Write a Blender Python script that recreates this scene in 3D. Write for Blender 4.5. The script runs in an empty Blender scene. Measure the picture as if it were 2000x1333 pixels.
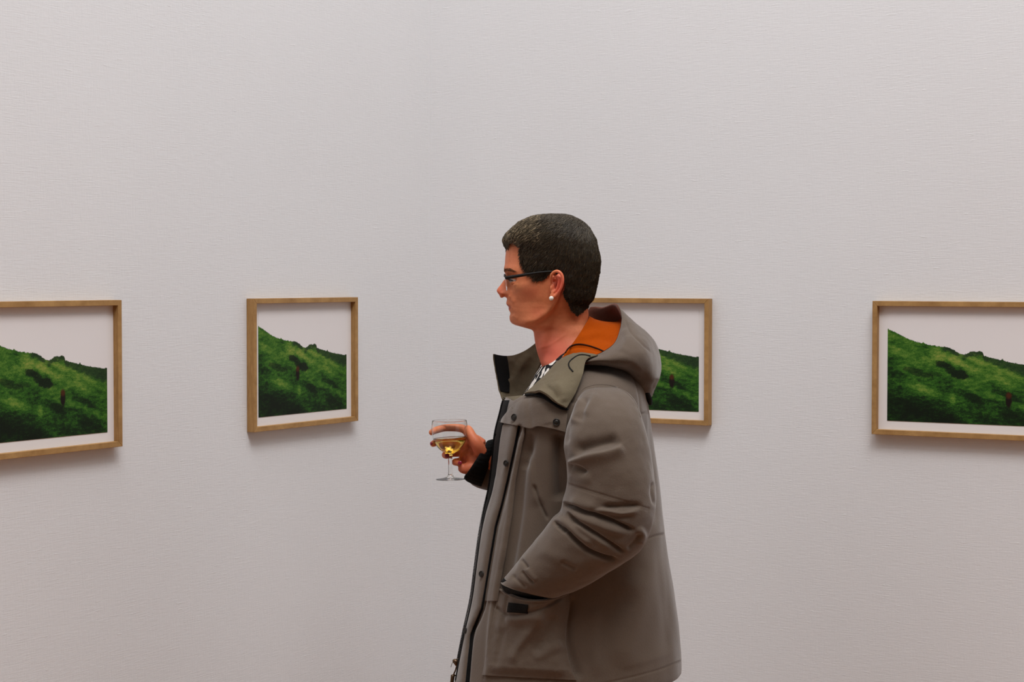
import bpy, bmesh, math, random
import numpy as np
from mathutils import Vector, Matrix, noise
from mathutils.bvhtree import BVHTree

rng = np.random.default_rng(7)
random.seed(7)
SC = bpy.context.scene
COL = SC.collection
R = math.radians

# ------------------------------------------------------------------ camera solve (corner of the room = world origin)
FPX = 3673.37
YAW, PIT, ROLL = R(59.1074), R(1.9102), R(0.0397)
CAM = np.array([-4.2509, -2.8014, 1.66])
sa, ca = math.sin(YAW), math.cos(YAW)
sp, cp = math.sin(PIT), math.cos(PIT)
FWDH = np.array([sa, ca, 0.0]); RIGHT = np.array([ca, -sa, 0.0])
D = 3.89                                  # distance of the visitor from the photographer
X0 = 0.135                                # where the visitor stands, to the right of the view axis

# person space: X right, Y away from the photographer, Z up
def P(u, v, y=0.0):
    u = np.asarray(u, float); v = np.asarray(v, float); y = np.asarray(y, float)
    dx = (u - 1000) / FPX; dz = (666.5 - v) / FPX
    h = cp + sp * dz; z = -sp + cp * dz
    s = (D + y) / h
    return np.stack(np.broadcast_arrays(dx * s - X0, y + 0 * dx, CAM[2] + z * s), -1)

def P3(a):
    a = np.asarray(a, float); return P(a[..., 0], a[..., 1], a[..., 2])

def UV(V):
    x = V[:, 0] + X0; y = D + V[:, 1]; zz = V[:, 2] - CAM[2]
    fw = y * cp - zz * sp; up = y * sp + zz * cp
    return 1000 + FPX * x / fw, 666.5 - FPX * up / fw

PX = D / FPX                               # one photo pixel at the visitor's distance, in metres
PERSON_MAT = Matrix.Translation(Vector((CAM[0] + FWDH[0] * D + RIGHT[0] * X0, CAM[1] + FWDH[1] * D + RIGHT[1] * X0, 0))) @ Matrix.Rotation(-YAW, 4, 'Z')
# right = (ca,-sa): local X rotated by -(90deg-...) : angle of RIGHT
ANG = math.atan2(RIGHT[1], RIGHT[0])
PERSON_MAT = Matrix.Translation(PERSON_MAT.translation) @ Matrix.Rotation(ANG, 4, 'Z')

# ------------------------------------------------------------------ numeric helpers
def cr(pts, n, closed=False):
    """resample a polyline smoothly (Catmull-Rom, even in index) to n points; pts (k, d)"""
    p = np.asarray(pts, float); k = len(p)
    if closed:
        t = np.linspace(0, k, n, endpoint=False); i = np.floor(t).astype(int); f = (t - i)[:, None]
        g = lambda j: p[(i + j) % k]
    else:
        t = np.linspace(0, k - 1, n); i = np.minimum(np.floor(t).astype(int), k - 2); f = (t - i)[:, None]
        q = np.vstack([2 * p[0] - p[1], p, 2 * p[-1] - p[-2]])
        g = lambda j: q[i + j + 1]
    a, b, c, d = g(-1), g(0), g(1), g(2)
    return 0.5 * (2 * b + (c - a) * f + (2 * a - 5 * b + 4 * c - d) * f ** 2 + (3 * b - a - 3 * c + d) * f ** 3)

def crl(pts, n):
    """like cr but even in arc length"""
    q = cr(pts, max(200, n * 3)); s = np.r_[0, np.cumsum(np.linalg.norm(np.diff(q, axis=0), axis=1))]
    t = np.linspace(0, s[-1], n)
    return np.stack([np.interp(t, s, q[:, i]) for i in range(q.shape[1])], 1)

def sstep(a, b, x):
    t = np.clip((x - a) / (b - a), 0, 1); return t * t * (3 - 2 * t)

def gridF(nr, nc, wrap=False, flip=False):
    r, c = np.meshgrid(np.arange(nr - 1), np.arange(nc if wrap else nc - 1), indexing='ij')
    c2 = (c + 1) % nc
    F = np.stack([r * nc + c, r * nc + c2, (r + 1) * nc + c2, (r + 1) * nc + c], -1).reshape(-1, 4)
    return F[:, ::-1] if flip else F

def vnorm(V, F):
    F = np.asarray(F); n = np.cross(V[F[:, 2]] - V[F[:, 0]], V[F[:, 3]] - V[F[:, 1]])
    N = np.zeros_like(V)
    for i in range(4): np.add.at(N, F[:, i], n)
    return N / (np.linalg.norm(N, axis=1, keepdims=True) + 1e-12)

def pdist(u, v, poly):
    """distance, side (+1 left of travel in image) and parameter along a polyline in photo space"""
    p = np.asarray(poly, float); best = np.full(len(u), 1e9); sd = np.zeros(len(u)); tt = np.zeros(len(u))
    L = np.r_[0, np.cumsum(np.linalg.norm(np.diff(p, axis=0), axis=1))]
    for i in range(len(p) - 1):
        a, b = p[i], p[i + 1]; ab = b - a; l2 = (ab ** 2).sum()
        t = np.clip(((u - a[0]) * ab[0] + (v - a[1]) * ab[1]) / l2, 0, 1)
        dx = u - a[0] - t * ab[0]; dy = v - a[1] - t * ab[1]; d = np.hypot(dx, dy)
        s = ab[0] * dy - ab[1] * dx
        m = d < best
        best[m] = d[m]; sd[m] = s[m]; tt[m] = ((L[i] + t * np.sqrt(l2)) / L[-1])[m]
    return best, np.sign(sd), tt

def strokes(V, N, ST, both=False):
    """sculpted ridges (+) and creases (-): (polyline, mm, width on + side, width on - side, end taper)"""
    W = V.copy()
    if both: W[:, 1] = -np.abs(W[:, 1])
    u, v = UV(W)
    n = N.copy()
    w = 1.0 if both else sstep(-0.05, 0.35, -n[:, 1])
    H = np.zeros(len(V))
    for poly, amp, w1, w2, tap in ST:
        p = crl(np.asarray(poly, float), 24) if len(poly) > 2 else np.asarray(poly, float)
        mx = 3 * max(w1, w2)
        m = (u > p[:, 0].min() - mx) & (u < p[:, 0].max() + mx) & (v > p[:, 1].min() - mx) & (v < p[:, 1].max() + mx)
        if not m.any(): continue
        d, s, t = pdist(u[m], v[m], p)
        ww = np.where(s > 0, w1, w2)
        e = np.exp(-(d / ww) ** 2)
        if tap > 0: e = e * sstep(-0.02, tap, t) * sstep(-0.02, tap, 1 - t)
        H[m] += amp * 1e-3 * e
    return V + n * (H * w)[:, None]

def fnoise(V, scale, octv=3, seed=0.0):
    return np.array([noise.fractal(Vector((x * scale + seed, y * scale + seed * 1.7, z * scale)), 1.0, 2.0, octv) for x, y, z in V])

# ------------------------------------------------------------------ object helpers
def mesh_obj(name, V, F, mat=None, parent=None, smooth=True, link=True):
    me = bpy.data.meshes.new(name)
    if isinstance(F, np.ndarray): F = F.tolist()
    me.from_pydata(np.asarray(V, float).tolist(), [], F)
    me.update()
    if smooth: me.polygons.foreach_set('use_smooth', [True] * len(me.polygons))
    o = bpy.data.objects.new(name, me)
    if mat: me.materials.append(mat)
    if link: COL.objects.link(o)
    if parent: o.parent = parent
    return o

def tag(o, label=None, cat=None, group=None, kind=None):
    if label: o['label'] = label
    if cat: o['category'] = cat
    if group: o['group'] = group
    if kind: o['kind'] = kind
    return o

def solid(o, th, off=-1.0):
    m = o.modifiers.new('thickness', 'SOLIDIFY'); m.thickness = th; m.offset = off; m.use_even_offset = False
    return o

def bm_obj(name, bm, mat=None, parent=None, smooth=False):
    me = bpy.data.meshes.new(name); bm.to_mesh(me); bm.free()
    if smooth: me.polygons.foreach_set('use_smooth', [True] * len(me.polygons))
    if mat: me.materials.append(mat)
    o = bpy.data.objects.new(name, me); COL.objects.link(o)
    if parent: o.parent = parent
    return o

def ruled(stations, nt, nth, caps=True, n_exp=2.0, th=None, arc=True):
    """loft between two photo outlines: station = (Lu, Lv, Ru, Rv, half depth, y centre [, egg])"""
    S = np.asarray(stations, float)
    if S.shape[1] == 6: S = np.c_[S, np.zeros(len(S))]
    S = crl(S * np.array([1, 1, 1, 1, 900, 900, 100]), nt) / np.array([1, 1, 1, 1, 900, 900, 100]) if arc else cr(S, nt)
    L = P(S[:, 0], S[:, 1], S[:, 5]); Rr = P(S[:, 2], S[:, 3], S[:, 5])
    C = (L + Rr) / 2; W = (Rr - L) / 2
    if th is None: th = np.linspace(0, 2 * np.pi, nth, endpoint=False)
    c = np.cos(th); s = np.sin(th)
    c = np.sign(c) * np.abs(c) ** (2 / n_exp); s = np.sign(s) * np.abs(s) ** (2 / n_exp)
    egg = 1 + S[:, 6][:, None] * c[None, :]
    V = C[:, None, :] - W[:, None, :] * c[None, :, None]
    V = V.copy(); V[:, :, 1] -= S[:, 4][:, None] * s[None, :] * egg
    V = V.reshape(-1, 3)
    wrap = True
    F = gridF(nt, len(th), wrap).tolist()
    return V, F, L, Rr

def orient(V, F):
    v = 0.0
    for f in F:
        for i in range(1, len(f) - 1): v += V[f[0]] @ np.cross(V[f[i]], V[f[i + 1]])
    return [tuple(f)[::-1] for f in F] if v < 0 else F

def closed(V, F, nth):
    V = np.vstack([V, V[:nth].mean(0), V[-nth:].mean(0)]); k = len(V)
    n = k - 2
    F = list(F)
    for i in range(nth):
        j = (i + 1) % nth
        F.append((k - 2, j, i)); F.append((k - 1, n - nth + i, n - nth + j))
    return V, F

def tube(pts, rad, n=10, seg=None, cap=True):
    """tapered round tube along 3D points"""
    p = np.asarray(pts, float); r = np.broadcast_to(np.asarray(rad, float), (len(p),))
    m = seg or len(p) * 4
    q = cr(np.c_[p, r], m) if len(p) > 2 else np.c_[np.linspace(p[0], p[-1], m), np.linspace(r[0], r[-1], m)]
    p, r = q[:, :3], np.maximum(q[:, 3], 1e-5)
    T = np.gradient(p, axis=0); T /= np.linalg.norm(T, axis=1, keepdims=True) + 1e-12
    a = np.cross(T[0], [0.3, 0.9, 0.2]); a /= np.linalg.norm(a)
    th = np.linspace(0, 2 * np.pi, n, endpoint=False); V = []
    for i in range(m):
        a = a - T[i] * (a @ T[i]); a /= np.linalg.norm(a) + 1e-12; b = np.cross(T[i], a)
        V.append(p[i] + r[i] * (np.cos(th)[:, None] * a + np.sin(th)[:, None] * b))
    V = np.vstack(V); F = gridF(m, n, True).tolist()
    if cap:
        V = np.vstack([V, p[0] - T[0] * r[0] * 0.6, p[-1] + T[-1] * r[-1] * 0.6]); k = len(V)
        for i in range(n):
            j = (i + 1) % n
            F.append((k - 2, j, i)); F.append((k - 1, (m - 1) * n + i, (m - 1) * n + j))
    return V, F

def ell(c, r, rot=None, n=14):
    th = np.linspace(0, np.pi, n); ph = np.linspace(0, 2 * np.pi, 2 * n, endpoint=False)
    V = np.stack([np.outer(np.sin(th), np.cos(ph)), np.outer(np.sin(th), np.sin(ph)), np.outer(np.cos(th), np.ones(2 * n))], -1).reshape(-1, 3) * np.asarray(r)
    if rot is not None: V = V @ np.array(rot.to_3x3()).T
    return V + np.asarray(c), gridF(n, 2 * n, True, True).tolist()

def join(parts):
    V, F, k = [], [], 0
    for v, f in parts:
        V.append(v); F += [tuple(i + k for i in q) for q in f]; k += len(v)
    return np.vstack(V), F

def remesh(V, F, voxel, smooth_it=2, fac=0.5):
    o = mesh_obj('tmp', V, F)
    m = o.modifiers.new('r', 'REMESH'); m.mode = 'VOXEL'; m.voxel_size = voxel; m.use_smooth_shade = True
    if smooth_it:
        s = o.modifiers.new('s', 'SMOOTH'); s.iterations = smooth_it; s.factor = fac
    dg = bpy.context.evaluated_depsgraph_get(); dg.update()
    me = bpy.data.meshes.new_from_object(o.evaluated_get(dg))
    bpy.data.objects.remove(o)
    return me

def bvh_of(V, F):
    return BVHTree.FromPolygons([tuple(x) for x in np.asarray(V)], [tuple(f) for f in F])

def surf(bvh, u, v, off=0.0, dflt=-0.1):
    """depth y of the first surface seen through photo point (u, v), moved off towards the viewer"""
    o = Vector((-X0, -D, CAM[2])); d = (Vector(P(u, v, 0.0)) - o).normalized()
    h = bvh.ray_cast(o, d)
    if h[0] is None:
        q = bvh.find_nearest(Vector(P(u, v, dflt)))
        y = q[0].y
    else: y = h[0].y
    return y - off

def sheet(A, B, nu, nv, mid=None):
    """cloth sheet between two (u, v, y) edges; optional middle edge for curvature"""
    a, b = crl(A, nu), crl(B, nu)
    t = np.linspace(0, 1, nv)
    if mid is None: G = a[:, None] * (1 - t)[None, :, None] + b[:, None] * t[None, :, None]
    else:
        m = crl(mid, nu); c = 2 * m - (a + b) / 2
        G = a[:, None] * ((1 - t) ** 2)[None, :, None] + c[:, None] * (2 * t * (1 - t))[None, :, None] + b[:, None] * (t ** 2)[None, :, None]
    return G          # (nu, nv, 3) in (u, v, y)

# ------------------------------------------------------------------ materials
def srgb(r, g, b):
    f = lambda c: (c / 255 / 12.92) if c / 255 <= 0.04045 else ((c / 255 + 0.055) / 1.055) ** 2.4
    return (f(r), f(g), f(b), 1)

class NT:
    def __init__(s, name):
        s.m = bpy.data.materials.new(name); s.m.use_nodes = True; s.t = s.m.node_tree
        s.b = s.t.nodes['Principled BSDF']
    def n(s, typ, **kw):
        x = s.t.nodes.new(typ)
        for k, v in kw.items():
            if k.startswith('i_'):
                x.inputs[int(k[2:]) if k[2:].isdigit() else k[2:].replace('_', ' ')].default_value = v
            else: setattr(x, k, v)
        return x
    def l(s, a, b): s.t.links.new(a, b)
    def math(s, op, a, b=None, c=None, clamp=False):
        x = s.n('ShaderNodeMath', operation=op, use_clamp=clamp)
        for i, q in enumerate((a, b, c)):
            if q is None: continue
            if isinstance(q, (int, float)): x.inputs[i].default_value = q
            else: s.l(q, x.inputs[i])
        return x.outputs[0]
    def mix(s, fac, a, b, blend='MIX'):
        x = s.n('ShaderNodeMix', data_type='RGBA', blend_type=blend)
        for i, q in ((0, fac), (6, a), (7, b)):
            if isinstance(q, (int, float, tuple)): x.inputs[i].default_value = q
            else: s.l(q, x.inputs[i])
        return x.outputs[2]
    def coord(s, which='Object', scale=(1, 1, 1), rot=(0, 0, 0), loc=(0, 0, 0)):
        tc = s.n('ShaderNodeTexCoord'); mp = s.n('ShaderNodeMapping')
        mp.inputs[1].default_value = loc; mp.inputs[2].default_value = rot; mp.inputs[3].default_value = scale
        s.l(tc.outputs[which], mp.inputs[0]); return mp.outputs[0]
    def noise(s, vec, scale, detail=3, rough=0.55):
        x = s.n('ShaderNodeTexNoise'); x.inputs['Scale'].default_value = scale; x.inputs['Detail'].default_value = detail; x.inputs['Roughness'].default_value = rough
        s.l(vec, x.inputs['Vector']); return x.outputs['Fac']
    def ramp(s, fac, stops, interp='LINEAR'):
        x = s.n('ShaderNodeValToRGB'); e = x.color_ramp.elements; x.color_ramp.interpolation = interp
        while len(e) < len(stops): e.new(0.5)
        for q, (p, c) in zip(e, stops): q.position = p; q.color = c
        s.l(fac, x.inputs[0]); return x.outputs[0]
    def bump(s, h, strength, dist, prev=None):
        x = s.n('ShaderNodeBump'); x.inputs['Strength'].default_value = strength; x.inputs['Distance'].default_value = dist
        s.l(h, x.inputs['Height'])
        if prev is not None: s.l(prev, x.inputs['Normal'])
        s.l(x.outputs[0], s.b.inputs['Normal']); return x.outputs[0]
    def base(s, c):
        if isinstance(c, tuple): s.b.inputs['Base Color'].default_value = c
        else: s.l(c, s.b.inputs['Base Color'])
    def rough(s, r, spec=0.3):
        s.b.inputs['Roughness'].default_value = r; s.b.inputs['Specular IOR Level'].default_value = spec

def fabric(name, c1, c2, rough=0.85, weave=900, bump=0.25, sheen=0.1):
    t = NT(name); co = t.coord('Object')
    n1 = t.noise(co, 9, 4); n2 = t.noise(co, 420, 2)
    f = t.math('ADD', t.math('MULTIPLY', n1, 0.6), t.math('MULTIPLY', n2, 0.4))
    t.base(t.ramp(f, [(0.3, c1), (0.7, c2)]))
    w = t.n('ShaderNodeTexWave'); w.inputs['Scale'].default_value = weave / 2.6; w.bands_direction = 'DIAGONAL'
    t.l(co, w.inputs['Vector'])
    b = t.bump(w.outputs['Fac'], bump * 0.25, 0.0004)
    t.bump(n2, bump, 0.0012, b)
    t.rough(rough, 0.25)
    t.b.inputs['Sheen Weight'].default_value = sheen; t.b.inputs['Sheen Roughness'].default_value = 0.5
    return t.m

def plain(name, c, rough=0.5, spec=0.3, metal=0.0):
    t = NT(name); co = t.coord('Object'); n = t.noise(co, 60, 3)
    c2 = tuple(min(1, x * 1.18) for x in c[:3]) + (1,); c1 = tuple(x * 0.85 for x in c[:3]) + (1,)
    t.base(t.ramp(n, [(0.3, c1), (0.7, c2)])); t.rough(rough, spec); t.b.inputs['Metallic'].default_value = metal
    return t.m

def wall_material(name, axis):
    t = NT(name)
    # woven, painted wall covering: fine uneven horizontal threads
    sc = (1, 1, 1)
    co = t.coord('Object')
    th = t.coord('Object', scale=(16, 16, 260))
    n1 = t.noise(th, 1.6, 4, 0.65)
    vt = t.coord('Object', scale=(230, 230, 40))
    n2 = t.noise(vt, 1.0, 2, 0.5)
    slub = t.ramp(t.noise(t.coord('Object', scale=(26, 26, 150), loc=(3, 1, 7)), 1.0, 2), [(0.66, (0, 0, 0, 1)), (0.78, (1, 1, 1, 1))])
    big = t.noise(co, 1.3, 3)
    col = t.ramp(big, [(0.3, (0.752, 0.750, 0.757, 1)), (0.7, (0.775, 0.775, 0.783, 1))])
    t.base(t.mix(t.math('MULTIPLY', n1, 0.10), col, (0.6, 0.59, 0.59, 1)))
    b = t.bump(n1, 0.20, 0.003)
    b = t.bump(n2, 0.14, 0.002, b)
    t.bump(slub, 0.2, 0.002, b)
    t.rough(0.75, 0.2)
    return t.m

M = {}
M['wall_left'] = wall_material('woven_wall_covering', 0)
M['floor'] = None
t = NT('oak_floor'); co = t.coord('Object', scale=(1, 6, 1)); n = t.noise(co, 4, 6)
br = t.n('ShaderNodeTexBrick'); br.inputs['Scale'].default_value = 1.6; br.inputs['Mortar Size'].default_value = 0.004
br.inputs['Color1'].default_value = srgb(176, 128, 88); br.inputs['Color2'].default_value = srgb(160, 112, 76); br.inputs['Mortar'].default_value = srgb(70, 45, 30)
t.l(t.coord('Object'), br.inputs['Vector'])
t.base(t.mix(t.math('MULTIPLY', n, 0.4), br.outputs['Color'], srgb(130, 86, 56))); t.rough(0.4, 0.4); M['floor'] = t.m

t = NT('oak_frame_wood'); co = t.coord('Object', scale=(6, 60, 6)); n = t.noise(co, 5, 5, 0.6)
co2 = t.coord('Object', scale=(40, 40, 40)); n2 = t.noise(co2, 3, 3)
t.base(t.mix(t.math('MULTIPLY', n2, 0.35), t.ramp(n, [(0.3, srgb(150, 112, 66)), (0.7, srgb(186, 146, 92))]), srgb(128, 92, 50)))
t.bump(n, 0.15, 0.001); t.rough(0.55, 0.3); M['oak'] = t.m

t = NT('white_mat_board'); t.base((0.80, 0.765, 0.755, 1)); t.bump(t.noise(t.coord('Object'), 900, 2), 0.1, 0.0005); t.rough(0.85, 0.15); M['mat_board'] = t.m
M['jacket'] = fabric('taupe_parka_shell', srgb(87, 73, 61), srgb(96, 82, 69), 0.8, 1500, 0.35, 0.3)
M['olive'] = fabric('olive_parka_facing', srgb(94, 83, 64), srgb(108, 97, 76), 0.85, 1500, 0.35, 0.06)
M['orange'] = fabric('orange_lining', srgb(152, 61, 2), srgb(166, 70, 4), 0.95, 1300, 0.3, 0.0)
M['orange'].node_tree.nodes['Principled BSDF'].inputs['Specular IOR Level'].default_value = 0.08
M['facing'] = fabric('brown_hood_facing', srgb(92, 50, 36), srgb(110, 62, 44), 0.8, 1300, 0.3, 0.05)
M['black'] = fabric('black_knit', srgb(9, 9, 9), srgb(17, 16, 16), 0.95, 900, 0.6, 0.0)
M['zip'] = plain('black_zip', srgb(11, 10, 10), 0.6, 0.2)
M['snap'] = plain('dark_snap_metal', srgb(42, 38, 34), 0.4, 0.5, 0.5)
M['brass'] = plain('dull_brass_pull', srgb(90, 70, 52), 0.35, 0.5, 0.8)
M['trousers'] = fabric('dark_trousers', srgb(40, 40, 46), srgb(52, 52, 58), 0.9, 900, 0.4)
M['shoe'] = plain('black_shoe_leather', srgb(24, 22, 21), 0.45, 0.4)
M['frame_glasses'] = plain('black_spectacle_frame', srgb(12, 10, 9), 0.5, 0.25)
M['pearl'] = plain('white_pearl', srgb(240, 235, 226), 0.15, 0.6)
M['eye'] = None
t = NT('eyeball'); co = t.coord('Object')
t.base(srgb(168, 148, 138)); t.rough(0.15, 0.6); M['eye'] = t.m
M['iris'] = plain('blue_grey_iris', srgb(58, 66, 70), 0.2, 0.5)
M['seam'] = plain('dark_brown_seam', srgb(48, 24, 12), 0.8, 0.1)
M['brow'] = plain('light_brown_brow', srgb(112, 70, 42), 0.7, 0.2)
M['nail'] = plain('dark_red_nail_varnish', srgb(128, 22, 48), 0.2, 0.6)

# patterned shirt: black leaf shapes on white
t = NT('black_white_print_shirt'); co = t.coord('Object', scale=(1, 1, 0.7), rot=(0.3, 0.6, 0.2))
w = t.n('ShaderNodeTexNoise'); w.inputs['Scale'].default_value = 30; t.l(co, w.inputs['Vector'])
mx = t.n('ShaderNodeMix', data_type='VECTOR'); mx.inputs[0].default_value = 0.04; t.l(co, mx.inputs[4]); t.l(w.outputs['Color'], mx.inputs[5])
vo = t.n('ShaderNodeTexVoronoi'); vo.feature = 'DISTANCE_TO_EDGE'; vo.inputs['Scale'].default_value = 34; t.l(mx.outputs[1], vo.inputs['Vector'])
n = t.noise(co, 46, 2)
f = t.math('ADD', vo.outputs['Distance'], t.math('MULTIPLY', t.math('SUBTRACT', n, 0.5), 0.55))
t.base(t.ramp(f, [(0.12, srgb(18, 18, 20)), (0.15, srgb(222, 216, 208))])); t.rough(0.8, 0.2); M['shirt'] = t.m

# glass / wine
t = NT('clear_glass'); t.b.inputs['Base Color'].default_value = (0.98, 0.985, 0.98, 1); t.b.inputs['Roughness'].default_value = 0.0
t.b.inputs['Transmission Weight'].default_value = 1.0; t.b.inputs['IOR'].default_value = 1.46; M['glass'] = t.m
t = NT('white_wine'); t.b.inputs['Base Color'].default_value = (0.90, 0.63, 0.15, 1); t.b.inputs['Roughness'].default_value = 0.0
t.b.inputs['Transmission Weight'].default_value = 1.0; t.b.inputs['IOR'].default_value = 1.34; M['wine'] = t.m
t = NT('spectacle_lens'); t.b.inputs['Base Color'].default_value = (0.97, 0.98, 0.98, 1); t.b.inputs['Roughness'].default_value = 0.0
t.b.inputs['Transmission Weight'].default_value = 1.0; t.b.inputs['IOR'].default_value = 1.5; M['lens'] = t.m

# skin: warm tan with blotches; redder ear, nose, lips and neck
t = NT('skin'); co = t.coord('Object')
n1 = t.noise(co, 35, 4); n2 = t.noise(co, 160, 3); n3 = t.noise(co, 500, 2)
col = t.ramp(t.math('ADD', t.math('MULTIPLY', n1, 0.6), t.math('MULTIPLY', n2, 0.4)), [(0.3, srgb(198, 114, 74)), (0.7, srgb(220, 133, 90))])
def blob(t, c, r, soft=1.0):
    v = t.n('ShaderNodeVectorMath', operation='SUBTRACT'); tc = t.n('ShaderNodeTexCoord'); t.l(tc.outputs['Object'], v.inputs[0]); v.inputs[1].default_value = tuple(c)
    d = t.n('ShaderNodeVectorMath', operation='DIVIDE'); t.l(v.outputs[0], d.inputs[0]); d.inputs[1].default_value = tuple(r)
    l = t.n('ShaderNodeVectorMath', operation='LENGTH'); t.l(d.outputs[0], l.inputs[0])
    mr = t.n('ShaderNodeMapRange'); mr.inputs[1].default_value = 1.0 + 0.0; mr.inputs[2].default_value = 1.0 - soft; t.l(l.outputs['Value'], mr.inputs[0]); mr.interpolation_type = 'SMOOTHSTEP'
    return mr.outputs[0]
red = srgb(208, 98, 76)
for (c, r, k, cc) in [((1091, 556, 0), (24, 0.5, 40), 0.85, srgb(226, 96, 80)), ((976, 568, 0), (26, 0.04, 26), 0.55, srgb(206, 96, 74)),
                      ((1075, 690, 0), (85, 0.4, 75), 0.95, srgb(208, 100, 78)), ((1040, 570, -.05), (30, 0.05, 22), 0.35, red),
                      ((1050, 610, -.05), (25, 0.05, 22), 0.3, red), ((1000, 510, 0), (25, 0.1, 28), 0.4, srgb(222, 134, 104)),
                      ((1010, 620, 0), (34, 0.1, 20), 0.45, srgb(164, 96, 56)), ((1010, 560, -.045), (18, .03, 14), 0.35, srgb(172, 112, 66))]:
    m = blob(t, P(*c), (r[0] * PX, r[1], r[2] * PX), 1.0)
    col = t.mix(t.math('MULTIPLY', m, k), col, cc)
m = blob(t, P(992, 600.2, 0), (12.5 * PX, 0.034, 7.5 * PX), 0.4)
col = t.mix(t.math('MULTIPLY', m, 0.75), col, srgb(158, 66, 56))
for hc in [(915, 888)]:
    m = blob(t, P(hc[0], hc[1], 0.02), (75 * PX, 0.12, 60 * PX), 0.5)
    col = t.mix(t.math('MULTIPLY', m, 0.65), col, srgb(178, 84, 58))
t.base(col); b = t.bump(n3, 0.2, 0.0008); t.bump(n2, 0.15, 0.0015, b); t.rough(0.52, 0.35)
t.b.inputs['Subsurface Weight'].default_value = 0.12; t.b.inputs['Subsurface Radius'].default_value = (1, 0.35, 0.2); t.b.inputs['Subsurface Scale'].default_value = 0.006
M['skin'] = t.m

# hair: colour follows each lock's own tone
t = NT('brown_hair'); at = t.n('ShaderNodeAttribute'); at.attribute_name = 'tone'
t.base(t.ramp(at.outputs['Fac'], [(0.0, srgb(30, 25, 19)), (0.45, srgb(58, 49, 36)), (0.75, srgb(92, 79, 58)), (1.0, srgb(168, 148, 118))]))
t.rough(0.5, 0.35); M['hair'] = t.m
M['scalp'] = plain('hair_underlayer', srgb(36, 29, 22), 0.8, 0.2)

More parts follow.
